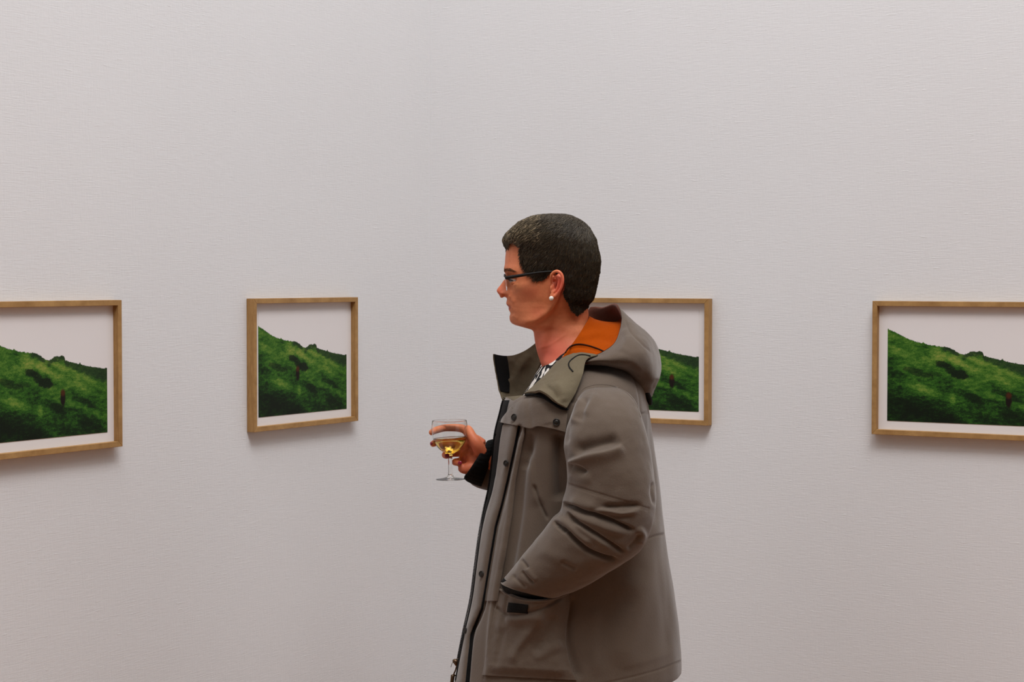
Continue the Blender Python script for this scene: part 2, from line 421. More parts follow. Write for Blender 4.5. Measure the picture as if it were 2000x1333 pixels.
# landscape print
SKY = [(0.0335, .0915), (.045, .0872), (.06, .0800), (.085, .0685), (.105, .0620), (.116, .0595), (.1195, .0622), (.124, .0580), (.14, .0545), (.147, .0555), (.152, .0525), (.158, .0535), (.165, .0515), (.172, .0525), (.182, .0498),
       (.192, .0455), (.200, .0405), (.208, .0365), (.213, .0350), (.222, .0365), (.229, .0405), (.238, .0435), (.246, .0420), (.252, .0440), (.259, .0425), (.263, .0335), (.275, .0300), (.295, .0262), (.302, .0240), (.306, .0270), (.31, .0225), (.325, .0195), (.345, .0165), (.36, .0145), (.375, .0120), (.3865, .0125)]
def print_material(name, fx, fz):
    t = NT(name)
    tc = t.n('ShaderNodeTexCoord'); sx = t.n('ShaderNodeSeparateXYZ'); t.l(tc.outputs['UV'], sx.inputs[0])   # UV in metres/0.4
    x = t.math('MULTIPLY', sx.outputs[0], 0.4); z = t.math('SUBTRACT', t.math('MULTIPLY', sx.outputs[1], 0.4), 0.2)
    cv = t.n('ShaderNodeFloatCurve'); c = cv.mapping.curves[0]
    pts = [((a - .0335) / .353, (b + .13) / .23) for a, b in SKY]
    while len(c.points) < len(pts): c.points.new(0.5, 0.5)
    for q, (a, b) in zip(c.points, pts): q.location = (a, b); q.handle_type = 'VECTOR'
    cv.mapping.update()
    t.l(t.math('DIVIDE', t.math('SUBTRACT', x, .0335), .353), cv.inputs['Value'])
    sky = t.math('SUBTRACT', t.math('MULTIPLY', cv.outputs[0], .23), .13)
    co = t.coord('UV')
    rag = t.noise(co, 110, 3)
    sky = t.math('ADD', sky, t.math('MULTIPLY', t.math('SUBTRACT', rag, 0.5), 0.006))
    dep = t.math('SUBTRACT', sky, z)                       # distance below the skyline
    hill = t.ramp(t.math('ADD', t.math('MULTIPLY', dep, 400), 0.5), [(0.2, (0, 0, 0, 1)), (0.8, (1, 1, 1, 1))])
    # grass streaks leaning with the slope
    g1 = t.noise(t.coord('UV', scale=(26, 60, 1), rot=(0, 0, 0.25)), 1.0, 5, 0.7)
    g2 = t.noise(t.coord('UV', scale=(120, 200, 1), rot=(0, 0, 0.5)), 1.0, 4, 0.7)
    big = t.noise(t.coord('UV', scale=(7, 13, 1), rot=(0, 0, 0.35), loc=(0.37, 0.2, 0)), 1.0, 3, 0.6)
    g = t.math('ADD', t.math('ADD', t.math('MULTIPLY', g1, 0.40), t.math('MULTIPLY', g2, 0.30)), t.math('MULTIPLY', big, 0.30))
    # lighter meadow near the ridge, darker towards the foot
    g = t.math('ADD', g, t.math('MULTIPLY', t.math('SUBTRACT', 0.115, dep), 0.75))
    def spot(cx, cz, rx, rz, soft=0.5, nz=0.5, tilt=-0.35):
        dx = t.math('SUBTRACT', x, cx); dz = t.math('SUBTRACT', t.math('SUBTRACT', z, cz), t.math('MULTIPLY', dx, tilt))
        a = t.math('DIVIDE', dx, rx); b = t.math('DIVIDE', dz, rz)
        d = t.math('SQRT', t.math('ADD', t.math('MULTIPLY', a, a), t.math('MULTIPLY', b, b)))
        d = t.math('ADD', d, t.math('MULTIPLY', t.math('SUBTRACT', rough_n, 0.5), nz * 3))
        mr = t.n('ShaderNodeMapRange'); mr.inputs[1].default_value = 1 + soft / 2; mr.inputs[2].default_value = 1 - soft / 2; t.l(d, mr.inputs[0])
        return mr.outputs[0]
    rough_n = t.noise(co, 60, 5, 0.65)
    for cx, cz, rx, rz, k in [(.155, .032, .022, .012, .10), (.20, .019, .018, .010, .12), (.228, .004, .018, .009, .11), (.095, -.040, .035, .013, .10), (.28, .008, .06, .007, .08), (.19, -.065, .006, .014, .10), (.31, -.022, .06, .008, .07), (.075, .035, .05, .014, .05), (.25, -.035, .05, .008, .06), (.14, -.055, .04, .008, .05), (.33, -.075, .05, .008, .06),
                              (.075, -.095, .07, .030, -.065), (.15, -.105, .06, .022, -.08), (.335, -.098, .045, .018, -.10), (.235, -.062, .026, .009, -.10), (.30, -.050, .05, .009, -.07), (.26, -.112, .05, .012, -.06), (.06, -.018, .035, .008, -.08), (.06, .052, .02, .006, -.08), (.34, -.03, .03, .006, -.07)]:
        g = t.math('ADD', g, t.math('MULTIPLY', spot(cx, cz, rx, rz, 1.0, .5), k))
    col = t.ramp(g, [(0.36, srgb(8, 20, 6)), (0.46, srgb(18, 46, 12)), (0.55, srgb(46, 94, 24)), (0.64, srgb(88, 126, 44)), (0.74, srgb(136, 148, 66)), (0.85, srgb(168, 158, 84))])
    brush = t.ramp(g2, [(0.38, srgb(6, 13, 7)), (0.7, srgb(22, 42, 18))])
    for cx, cz, rx, rz, k in [(.207, -.012, .022, .0105, .97), (.187, -.004, .014, .008, .9), (.166, .0105, .017, .008, .92), (.180, .005, .012, .006, .8), (.095, -.004, .024, .006, .7), (.118, -.014, .028, .006, .7), (.145, -.012, .02, .005, .5)]:
        col = t.mix(t.math('MULTIPLY', spot(cx, cz, rx, rz, .35, .6, -.12), k), col, brush)
    # dark bushes along the ridge
    bx = t.ramp(t.math('DIVIDE', x, .4), [(0.40, (0, 0, 0, 1)), (0.43, (1, 1, 1, 1)), (0.50, (1, 1, 1, 1)), (0.52, (.2, .2, .2, 1)), (0.55, (.9, .9, .9, 1)), (0.66, (1, 1, 1, 1)), (0.70, (.8, .8, .8, 1)), (1.0, (1, 1, 1, 1))])
    wid = t.math('ADD', 0.010, t.math('MULTIPLY', t.math('MAXIMUM', t.math('SUBTRACT', x, .26), 0.0), 0.16))
    bm_ = t.n('ShaderNodeMapRange'); t.l(t.math('DIVIDE', t.math('ADD', dep, t.math('MULTIPLY', t.math('SUBTRACT', g1, 0.5), 0.02)), wid), bm_.inputs[0]); bm_.inputs[1].default_value = 1.25; bm_.inputs[2].default_value = 0.75
    col = t.mix(t.math('MULTIPLY', t.math('MULTIPLY', bm_.outputs[0], bx), 0.85), col, t.ramp(g2, [(0.35, srgb(14, 24, 18)), (0.7, srgb(40, 58, 38))]))
    # small distant walker
    col = t.mix(spot(fx, fz - 0.002, .0072, .0175, 0.4, 0.12, 0), col, srgb(22, 12, 9))
    col = t.mix(t.math('MULTIPLY', spot(fx, fz + 0.009, .0060, .0065, 0.8, 0.15, 0), .65), col, srgb(84, 42, 16))
    t.base(t.mix(hill, (0.80, 0.765, 0.76, 1), col)); t.rough(0.6, 0.2)
    return t.m

# ------------------------------------------------------------------ the room
def box(name, lo, hi, mat, kind='structure', label=None, cat=None):
    bm = bmesh.new(); bmesh.ops.create_cube(bm, size=1)
    for v in bm.verts: v.co = Vector([(lo[i] + hi[i]) / 2 + v.co[i] * (hi[i] - lo[i]) for i in range(3)])
    o = bm_obj(name, bm, mat); tag(o, label, cat, None, kind); return o
box('floor', (-8, -8, -0.1), (0, 0, 0), M['floor'], label='pale oak gallery floor', cat='floor')
box('wall_left', (-8, 0, -0.1), (0.1, 0.1, 8), M['wall_left'], label='white woven wall on the left of the corner', cat='wall')
box('wall_right', (0, -8, -0.1), (0.1, 0, 8), M['wall_left'], label='white woven wall on the right of the corner', cat='wall')

# ------------------------------------------------------------------ framed pictures (origin on the wall plane, x along the wall, -y out of the wall)
FW, FH, RW, FD = 0.4188, 0.314, 0.0118, 0.022
def make_picture(loc, rz, label, fig):
    root = bpy.data.objects.new('framed_picture', None); COL.objects.link(root)
    root.location = loc; root.rotation_euler = (0, 0, rz); root.empty_display_size = 0.1
    tag(root, label, 'picture', 'oak framed hillside prints')
    bm = bmesh.new()                                        # four mitred rails in one frame
    o = [(-FW / 2, -FH / 2), (FW / 2, -FH / 2), (FW / 2, FH / 2), (-FW / 2, FH / 2)]
    i = [(-FW / 2 + RW, -FH / 2 + RW), (FW / 2 - RW, -FH / 2 + RW), (FW / 2 - RW, FH / 2 - RW), (-FW / 2 + RW, FH / 2 - RW)]
    for k in range(4):
        j = (k + 1) % 4
        v = [bm.verts.new((q[0], y, q[1])) for y in (-0.0005, -FD) for q in (o[k], o[j], i[j], i[k])]
        for f in ((4, 5, 6, 7), (3, 2, 1, 0), (0, 1, 5, 4), (2, 3, 7, 6), (1, 2, 6, 5), (3, 0, 4, 7)): bm.faces.new([v[q] for q in f])
    bmesh.ops.recalc_face_normals(bm, faces=bm.faces)
    fo = bm_obj('frame', bm, M['oak'], root)
    bv = fo.modifiers.new('b', 'BEVEL'); bv.width = 0.0007; bv.segments = 2; bv.limit_method = 'ANGLE'
    bm = bmesh.new(); bmesh.ops.create_cube(bm, size=1)
    for v in bm.verts: v.co = Vector((v.co.x * (FW - 2 * RW), -0.006 + v.co.y * 0.004, v.co.z * (FH - 2 * RW)))
    bm_obj('mat_board', bm, M['mat_board'], root)
    bm = bmesh.new()
    x0, x1, z0, z1 = .0335 - FW / 2, .3865 - FW / 2, -.1245, .128
    vs = [bm.verts.new(q) for q in ((x0, -.0088, z0), (x1, -.0088, z0), (x1, -.0088, z1), (x0, -.0088, z1), (x0, -.0079, z0), (x1, -.0079, z0), (x1, -.0079, z1), (x0, -.0079, z1))]
    fs = [bm.faces.new([vs[q] for q in f]) for f in ((0, 1, 2, 3), (7, 6, 5, 4), (0, 4, 5, 1), (1, 5, 6, 2), (2, 6, 7, 3), (3, 7, 4, 0))]
    uv = bm.loops.layers.uv.new('UVMap')
    for f in fs:
        for lp in f.loops: lp[uv].uv = ((lp.vert.co.x + FW / 2) / 0.4, (lp.vert.co.z + 0.2) / 0.4)
    bm_obj('landscape_print', bm, print_material('hillside_print', *fig), root)
    return root
ZC = 1.66 - 77.9735
make_picture((-1.2297 - FW / 2, 0, ZC + 77.7697), 0, 'oak framed green hillside picture on the left wall, farthest left, cropped by the photo', (.2553, -.0425))
make_picture((-.3643 - FW / 2, 0, ZC + 77.7685), 0, 'oak framed green hillside picture on the left wall, the one seen whole, before the person', (.1848, -.0244))
make_picture((0, -.836 + FW / 2, ZC + 77.7665), R(-90), 'oak framed green hillside picture on the right wall, half hidden behind the parka hood', (.3125, -.049))
make_picture((0, -1.2582 - FW / 2, ZC + 77.7639), R(-90), 'oak framed green hillside picture on the right wall, farthest right, cropped', (.3208, -.0653))

# ------------------------------------------------------------------ the visitor: body
HEAD = [  # v, front u, back u, half width, egg
 (426, 1072, 1082, .008, 0), (428, 1052, 1102, .026, .02), (432, 1035, 1115, .038, .05), (438, 1021, 1127, .049, .07), (446, 1009.5, 1138, .058, .09), (456, 1000.5, 1148, .065, .11),
 (470, 993, 1156, .071, .13), (489, 988.2, 1161, .074, .14), (505, 986.5, 1163.5, .075, .14), (516, 985.8, 1163.5, .0755, .14), (524, 984.3, 1162.5, .0755, .14), (529, 984.6, 1162, .0755, .14),
 (536, 987, 1160.5, .075, .14), (541, 989.5, 1159, .075, .14), (548, 992, 1157.5, .0745, .14), (560, 993.5, 1155, .073, .14), (572, 993.2, 1152.5, .071, .14), (578, 991.5, 1151, .070, .14),
 (581, 990.3, 1150.5, .0695, .14), (585.6, 990, 1150, .0685, .14), (589, 989.2, 1149.5, .0675, .14), (592.5, 988.6, 1149, .0665, .13), (596, 989.8, 1149, .0655, .12), (598.4, 992, 1149, .065, .12),
 (599.6, 994.2, 1149, .0645, .12), (601, 993.4, 1149, .064, .12), (604, 993.2, 1149, .0632, .12), (607.5, 994.6, 1149, .0625, .12), (611.5, 996.6, 1149.3, .0617, .12), (615, 996.2, 1149.5, .061, .11),
 (619, 995, 1149.3, .0605, .11), (625.3, 995.6, 1148.5, .060, .10), (631.4, 999, 1148.5, .0593, .10), (634.8, 1005, 1149, .059, .09), (637.8, 1015, 1150, .0587, .08), (641.7, 1029, 1152, .0583, .06),
 (644.6, 1038.5, 1154, .058, .04), (649, 1042, 1157, .058, .02), (656, 1043, 1161, .058, .0), (672, 1045.5, 1171, .060, 0), (690, 1050, 1184, .064, 0), (705, 1054, 1196, .074, 0), (718, 1058, 1206, .088, 0),
 (735, 1058, 1220, .115, 0), (755, 1050, 1232, .140, 0), (790, 1030, 1240, .160, 0), (850, 1005, 1245, .160, 0), (950, 1000, 1255, .155, 0), (1050, 1000, 1262, .150, 0), (1150, 1000, 1268, .160, 0), (1260, 1025, 1256, .148, 0), (1330, 1040, 1248, .138, 0), (1380, 1065, 1236, .11, 0)]
def pchip(xs, ys, xq):
    xs, ys = np.asarray(xs, float), np.asarray(ys, float); h = np.diff(xs); dl = np.diff(ys) / h
    m = np.zeros(len(xs)); m[0], m[-1] = dl[0], dl[-1]
    for i in range(1, len(xs) - 1):
        if dl[i - 1] * dl[i] > 0:
            w1, w2 = 2 * h[i] + h[i - 1], h[i] + 2 * h[i - 1]; m[i] = (w1 + w2) / (w1 / dl[i - 1] + w2 / dl[i])
    i = np.clip(np.searchsorted(xs, xq) - 1, 0, len(xs) - 2); t = (xq - xs[i]) / h[i]
    return ((1 + 2 * t) * (1 - t) ** 2 * ys[i] + t * (1 - t) ** 2 * h[i] * m[i] + t * t * (3 - 2 * t) * ys[i + 1] + t * t * (t - 1) * h[i] * m[i + 1])
HT = np.array(HEAD)
rows = np.r_[np.linspace(426, 446, 40, endpoint=False), np.arange(446, 730, 1.0), np.linspace(730, 1380, 110)]
NTH = 240
hf, hb, hw, he = [pchip(HT[:, 0], HT[:, k], rows) for k in (1, 2, 3, 4)]
thH = np.linspace(0, 2 * np.pi, NTH, endpoint=False)
hs_pts = [(426, 1072), (446, 1009.5), (470, 993), (489, 988.2), (516, 986.0), (530, 985.8), (548, 990.5), (572, 993), (600, 994), (620, 997), (631.4, 1001), (641.7, 1029)]
hsm = pchip([a for a, b in hs_pts], [b for a, b in hs_pts], np.clip(rows, 426, 641.7)); hsm = np.where((rows > 536) & (rows < 634), hsm, hf)
hdel = hf - hsm
def head_surface():
    L = P(hsm, rows, 0); B = P(hb, rows, 0); C = (L + B) / 2; W = (B - L) / 2
    c, s = np.cos(thH), np.sin(thH)
    ex = 2.15
    c2 = np.sign(c) * np.abs(c) ** (2 / ex); s2 = np.sign(s) * np.abs(s) ** (2 / ex)
    V = C[:, None] - W[:, None] * c2[None, :, None]
    V[:, :, 1] -= hw[:, None] * s2 * (1 - he[:, None] * c2)
    V[:, :, 0] += (hdel * PX)[:, None] * np.exp(-(np.abs(V[:, :, 1]) / .026) ** 2.6) * (c > 0)[None, :]
    V = V.reshape(-1, 3)
    return V
HV = head_surface(); HF = gridF(len(rows), NTH, True)
SKULL = HV.copy()
Vm = HV.copy(); Vm[:, 1] = -np.abs(Vm[:, 1])
u, v = UV(Vm); ay = np.abs(HV[:, 1])
# eye sockets, jaw, cheek
def gau(u0, v0, su, sv): return np.exp(-((u - u0) / su) ** 2 - ((v - v0) / sv) ** 2)
front = sstep(1075, 1035, u)
sock = gau(992, 545, 16, 8) * np.exp(-((ay - .034) / .017) ** 2)
HV[:, 0] += 0.0085 * sock
HV[:, 1] += np.sign(HV[:, 1]) * -0.003 * sock
temple = gau(1018, 510, 24, 22) * (ay > .03); HV[:, 1] -= np.sign(HV[:, 1]) * .003 * temple
cheek = gau(1022, 563, 26, 13) * sstep(.02, .045, ay); HV[:, 1] += np.sign(HV[:, 1]) * .0035 * cheek; HV[:, 0] -= .002 * cheek
hollow = gau(1030, 592, 26, 14) * sstep(.02, .045, ay); HV[:, 1] -= np.sign(HV[:, 1]) * .0035 * hollow
jl = np.interp(u, [985, 1000, 1015, 1045, 1066, 1080, 1089, 1096, 1110], [640, 637, 638, 631, 619, 606, 590, 570, 500])
below = sstep(-5, 9, v - jl) * sstep(1000, 1030, u) * (v < 760) * sstep(.01, .03, ay)
HV[:, 1] *= 1 - .16 * below * (1 - .75 * sstep(640, 700, v))
jawr = np.exp(-((v - jl + 7) / 9) ** 2) * sstep(1005, 1030, u) * sstep(1095, 1080, u) * sstep(.01, .03, ay); HV[:, 1] += np.sign(HV[:, 1]) * .003 * jawr
# nose
NZ = np.array([(538, 0), (541, 2.5), (545, 5.5), (548.6, 9.2), (553, 13), (558, 17), (563, 21.3), (566.5, 23.4), (569, 23.4), (572, 21.8), (575.5, 18.4), (578, 13), (580, 6), (582, 0.5), (584, 0)])
nz = np.interp(v, NZ[:, 0], NZ[:, 1]) * PX
nw = np.interp(v, [538, 548, 560, 568, 574, 581], [.0075, .0078, .0092, .0118, .0135, .0125])
isf = HV[:, 0] < P(1035, 560, 0)[0]
HV[:, 0] -= isf * nz * np.exp(-(ay / nw) ** 2.4)
ala = np.exp(-((v - 573.5) / 5.0) ** 2) * np.exp(-((ay - .0145) / .0055) ** 2) * isf; HV[:, 0] -= ala * .0085
nost = np.exp(-((v - 578.0) / 2.4) ** 2) * np.exp(-((ay - .0100) / .0050) ** 2) * isf; HV[:, 0] += nost * .010; HV[:, 2] += nost * .004
HN = vnorm(HV, HF)
brow = np.exp(-((v - 530) / 4.5) ** 2) * np.exp(-((ay - .026) / .018) ** 2) * isf; HV[:, 0] -= .0018 * brow
HV = strokes(HV, HN, [([(976.5, 577.2), (984, 578.6)], -4.5, 1.8, 2.0, .1), ([(993.5, 564), (997.5, 570), (998, 577), (995, 582)], -2.8, 2.4, 2.6, .15), ([(1080.5, 557), (1082, 566)], -10, 4.2, 4.2, 0), ([(1079.5, 539), (1081.5, 545)], -6, 3, 3, 0), ([(993, 579), (1001, 587), (1005, 594)], -2.0, 3.2, 5, .3), ([(993, 599.6), (998, 600.2), (1003, 601.8)], -1.5, 1.6, 1.8, .3),
    ([(1094, 600), (1083, 635), (1070, 672), (1060, 712)], 5.5, 9, 12, .2), ([(1066, 650), (1058, 690), (1056, 705)], -2.0, 8, 6, .3), ([(1045, 684), (1075, 672), (1110, 650)], -.8, 2, 3, .2),
    ([(992, 553), (1002, 557), (1013, 556)], -1.0, 2, 3, .3), ([(1000, 616), (1012, 624)], -0.8, 3, 4, .2), ([(1110, 612), (1098, 650), (1085, 690)], 2.5, 10, 10, .3)], both=True)
HVc, HFc = closed(HV, HF.tolist(), NTH)

def ear(side):
    y0 = lambda u_, v_: -.0735 + 0.0
    def q(u_, v_, o): p = P(u_, v_, -.074 - o); p[1] *= side; return p
    parts = []
    hel = [(1077, 556, .004), (1075.5, 546, .010), (1077, 537, .014), (1083, 531.2, .018), (1090, 530.5, .021), (1096.5, 536, .023), (1099, 546, .023), (1097.5, 557, .021), (1093.5, 567, .018), (1089, 574, .014), (1084, 580, .010)]
    parts.append(tube([q(*h) for h in hel], [.0022, .0026, .003, .0032, .0033, .0033, .0033, .0032, .0032, .0034, .0036], 12, 60))
    parts.append(tube([q(1083, 541, .009), q(1089, 541, .013), q(1091, 549, .014), q(1089.5, 559, .012), q(1086, 567, .010), q(1081, 571, .009)], [.0018, .0022, .0024, .0024, .0026, .0025], 12, 40))   # inner fold
    parts.append(tube([q(1090, 537, .008), q(1095, 544, .012), q(1095, 556, .011), q(1091, 566, .008), q(1086, 573, .006)], [.0035, .0042, .0042, .004, .0035], 12, 30))      # back plate
    parts.append(tube([q(1078, 557, .001), q(1077, 562, .006), q(1076.5, 568, .004)], [.003, .0034, .003], 12, 20))      # tragus
    rot = Matrix.Rotation(0.0, 4, 'Y')
    parts.append(ell(q(1079.5, 579.5, .0065), (.0062, .0045, .0085), None))                                  # lobe
    parts.append(tube([q(1079, 566, .004), q(1080, 572, .006), q(1080, 578, .006)], [.0035, .0045, .0055], 12, 16))
    return parts

def sweep_limb(stations_3d, radii, n=20):
    return tube(stations_3d, radii, n, len(stations_3d) * 8)

# --- right hand holding the glass (palm towards the photographer, fingers round the far side)
GX, GV, GY = 880.0, 937.0, 0.0          # glass axis, foot height in photo pixels, depth
def hp(u_, v_, y_): return P(u_, v_, y_)
fingers = {
 'index':  ([hp(921, 853, .030), hp(905, 838, .046), hp(872, 836, .046), hp(851, 841, .022), hp(842, 846, .004)], [.0098, .0092, .0082, .0076, .0064]),
 'middle': ([hp(926, 868, .028), hp(908, 862, .047), hp(876, 861, .046), hp(853, 865, .024), hp(845, 868, .003)], [.0102, .0094, .0084, .0078, .0066]),
 'ring':   ([hp(926, 886, .022), hp(908, 885, .038), hp(884, 886, .036), hp(870, 889, .016), hp(873, 891.5, -.003)], [.0098, .0090, .0082, .0076, .0064]),
 'little': ([hp(924, 902, .018), hp(908, 902, .028), hp(892, 902, .024), hp(889, 904, .006), hp(898, 906, -.006)], [.0088, .0080, .0072, .0068, .0058]),
}
hand = []
for k_, (pp, rr) in fingers.items(): hand.append(tube(pp, rr, 16, 40))
hand.append(ell(hp(913, 880, .038), (.014, .009, .030), None, 14)); hand.append(tube([hp(930, 888, .026), hp(912, 892, .030), hp(903, 898, .026)], [.018, .015, .010], 16, 20))
# thumb: leaves the near side of the palm by the wrist, lies along the bowl
hand.append(tube([hp(940, 884, -.002), hp(931, 868, -.012), hp(922, 853, -.010), hp(916, 841, -.002), hp(912, 836, .006)], [.0145, .0130, .0104, .0090, .0070], 16, 40))
# palm
hand.append(tube([hp(948, 886, .022), hp(937, 881, .022), hp(926, 876, .028)], [.016, .021, .020], 18, 24))
hand.append(tube([hp(940, 896, .020), hp(931, 899, .014), hp(918, 900, .014)], [.015, .020, .015], 18, 24))
hand.append(tube([hp(938, 908, .012), hp(922, 914, .006), hp(906, 916, .004), hp(899, 912, .002)], [.016, .0145, .011, .008], 18, 24))
hand.append(tube([hp(940, 872, .016), hp(930, 864, .018), hp(920, 856, .026)], [.016, .015, .012], 18, 24))
WR = hp(962, 900, .035)
hand.append(tube([hp(940, 890, .020), WR, hp(985, 915, .075)], [.018, .022, .028], 20, 20))
arm_r = [hp(985, 915, .075), hp(1035, 945, .14), hp(1100, 985, .21), hp(1125, 905, .205), hp(1140, 800, .19)]
hand.append(tube(arm_r, [.028, .036, .042, .046, .055], 20, 60))
# left arm, hand down in the pocket
arm_l = [hp(1165, 800, -.18), hp(1185, 900, -.20), hp(1195, 1020, -.20), hp(1120, 1090, -.185), hp(1050, 1140, -.160)]
larm = [tube(arm_l, [.055, .048, .042, .036, .027], 20, 60)]
larm.append(tube([hp(1050, 1140, -.160), hp(1034, 1162, -.158), hp(1022, 1182, -.156)], [.024, .026, .02], 18, 20))
for k_, (du, dv) in enumerate(((1004, 1206), (1013, 1213), (1023, 1215), (1032, 1211))):
    larm.append(tube([hp(1015 + k_ * 6, 1180, -.156), hp((du + 1018 + k_ * 6) / 2, 1196, -.158), hp(du, dv, -.150)], [.0095, .009, .007], 12, 16))
larm.append(tube([hp(1018, 1160, -.160), hp(1012, 1174, -.150), hp(1004, 1188, -.146)], [.012, .010, .008], 12, 16))
# legs
legs = []
FEETX = 0.02
for sgn, fx in ((-1, 0.05), (1, -0.06)):
    legs.append(tube([(0.0, sgn * .09, 0.93), (0.0, sgn * .095, 0.78), (-.005 + fx * .4, sgn * .095, 0.48), (fx * .8 + .01, sgn * .095, 0.25), (fx + .02, sgn * .095, 0.07)], [.095, .085, .056, .05, .036], 20, 60))
    legs.append(tube([(fx + .03, sgn * .095, .045), (fx - .06, sgn * .10, .04), (fx - .15, sgn * .105, .03)], [.034, .034, .024], 16, 24))
def pre(parts, vox, it):
    V, F = join(parts); me = remesh(V, F, vox, it, .5)
    a = np.zeros(len(me.vertices) * 3); me.vertices.foreach_get('co', a); f = [tuple(p.vertices) for p in me.polygons]
    bpy.data.meshes.remove(me); return a.reshape(-1, 3), f
BV, BF = join([(HVc, HFc), pre(hand, .0016, 7)] + ear(1) + ear(-1) + larm + legs)
bme = remesh(BV, BF, 0.0014, 2, 0.4)
bme.materials.append(M['skin'])
person = bpy.data.objects.new('person', bme); COL.objects.link(person)
person.matrix_world = PERSON_MAT
tag(person, 'person in profile with short brown hair, glasses and open taupe parka, holding a wine glass', 'person')

# eyes
for s_ in (1, -1):
    c = P(1006.0, 546.8, -.0262); c[1] *= s_
    V, F = ell(c, (.0118, .0118, .0118), None, 20); e = mesh_obj('eye', V, F, M['eye'], person)
    V, F = ell(c + np.array([-.0085, 0, 0]), (.0042, .0056, .0056), None, 14); mesh_obj('iris', V, F, M['iris'], e)
    parts = [ell(c + np.array([.0008, 0, .0042]), (.0126, .0126, .0086), None, 18), ell(c + np.array([.0012, 0, -.0062]), (.0120, .0124, .0078), None, 18)]
    V, F = join(parts); mesh_obj('eyelid', V, F, M['skin'], person)
    lash = []
    for q in np.linspace(-1, 1, 15):
        a = c + np.array([-.0112 + .0065 * q * q, .0118 * q * s_, .0004 - .0014 * q * q]); lash.append(tube([a, a + np.array([-.0035, .0008 * q * s_, -.0004]), a + np.array([-.006, .0022 * q * s_, .0012])], [.0006, .0005, .0002], 5, 8))
    lash.append(tube([c + np.array([-.0048, -.0118 * s_, -.001]), c + np.array([-.0102, -.006 * s_, .0002]), c + np.array([-.0114, 0, .0005]), c + np.array([-.0102, .006 * s_, .0002]), c + np.array([-.0048, .0118 * s_, -.001])], .0010, 6, 24))
    V, F = join(lash); mesh_obj('eyelash', V, F, M['zip'], person)
# finger nails
def nail(c, r, rot): 
    V, F = ell((0, 0, 0), r, None, 10); V = V @ np.array(rot.to_3x3()).T + np.asarray(c); mesh_obj('fingernail', V, F, M['nail'], person)
nail(hp(842.5, 867, -.002), (.0026, .0036, .0036), Matrix.Rotation(.5, 4, 'Z'))
nail(hp(873.5, 890.5, -.0075), (.0052, .0024, .0048), Matrix.Rotation(.2, 4, 'Z'))
nail(hp(898.5, 905, -.0105), (.0046, .0022, .0044), Matrix.Rotation(-.1, 4, 'Z'))

# ------------------------------------------------------------------ hair
HAIRLINE = [(978, 460), (978, 488), (988, 488), (994.5, 475.5), (1004, 472.5), (1013.5, 472), (1015, 479), (1013.5, 492.5), (1015.5, 509.7), (1019.5, 521.8), (1022, 530), (1030, 537), (1037, 542), (1042.8, 548.4), (1049.7, 551),
            (1060, 548.5), (1068, 544), (1074, 536), (1082, 529), (1093, 527), (1101, 536), (1102.5, 552), (1103, 562), (1099, 572), (1101, 582), (1108.4, 592.6), (1115.3, 608), (1127.4, 618.5), (1136, 612), (1144, 604), (1152, 598), (1185, 590), (1200, 480), (1130, 400), (1000, 400)]
HL = np.array(HAIRLINE)
def inside(px, py, poly):
    r = np.zeros(len(px), bool); n = len(poly); j = n - 1
    for i in range(n):
        a, b = poly[i], poly[j]
        c = ((a[1] > py) != (b[1] > py)) & (px < (b[0] - a[0]) * (py - a[1]) / (b[1] - a[1] + 1e-12) + a[0]); r ^= c; j = i
    return r
HAIR_OUT = np.array([(980.5, 471), (981, 466.6), (985.9, 458), (998, 445.9), (1011.8, 434.7), (1027.3, 426.9), (1046.3, 420.9), (1075, 417.8), (1108, 419.5), (1122, 425), (1143, 435.5), (1153.3, 447.6), (1165.3, 468.3), (1171.4, 494.2),
    (1174.5, 511.5), (1173, 527), (1169.7, 546), (1166.5, 558), (1165.3, 570), (1160.5, 585.7), (1150.8, 595), (1149.8, 606)])
# cap: skull shape swollen to the hair outline
hrow = np.r_[np.linspace(419.2, 440, 60, endpoint=False), np.arange(440, 622, 1.0)]
k0 = 7
fo_v = np.array([418.8, 419.6, 421, 424, 427, 434.7, 445.9, 458, 466.6, 471, 480, 487, 489, 492, 500, 516, 530, 622]); fo_u = np.array([1083, 1062, 1046.3, 1036, 1027.3, 1011.8, 998, 985.9, 981, 980.6, 983, 987.3, 988.2, 988.2, 987, 985.8, 984.6, 984.6])
bo_v = np.array([418.8, 419.6, 421, 425, 430, 435.5, 447.6, 468.3, 494.2, 511.5, 527, 546, 558, 570, 585.7, 595, 606, 622]); bo_u = np.array([1090, 1106, 1114, 1124, 1134, 1143, 1153.3, 1165.3, 1171.4, 1174.2, 1172.8, 1169.5, 1166.5, 1164.5, 1160, 1151, 1149.8, 1148.8])
cf = np.interp(hrow, fo_v, fo_u) + 1.6; cb = np.interp(hrow, bo_v, bo_u) - 1.6
cw = pchip([418, 419.5, 421, 424, 428, 434, 442, 452, 466, 485, 505, 525, 545, 565, 585, 605, 630], [.0, .018, .030, .042, .052, .061, .069, .075, .080, .0825, .083, .0815, .079, .0755, .0715, .0665, .060], hrow)
ce = np.interp(hrow, [419, 440, 470, 540, 580, 622], [.02, .08, .13, .14, .13, .09])
NC = 260; thC = np.linspace(0, 2 * np.pi, NC, endpoint=False)
L = P(cf, hrow, 0); B = P(cb, hrow, 0); Cc = (L + B) / 2; Ww = (B - L) / 2
c_, s_ = np.cos(thC), np.sin(thC); c2 = np.sign(c_) * np.abs(c_) ** (2 / 2.15); s2 = np.sign(s_) * np.abs(s_) ** (2 / 2.15)
CV = Cc[:, None] - Ww[:, None] * c2[None, :, None]; CV[:, :, 1] -= cw[:, None] * s2 * (1 - ce[:, None] * c2); CV = CV.reshape(-1, 3)
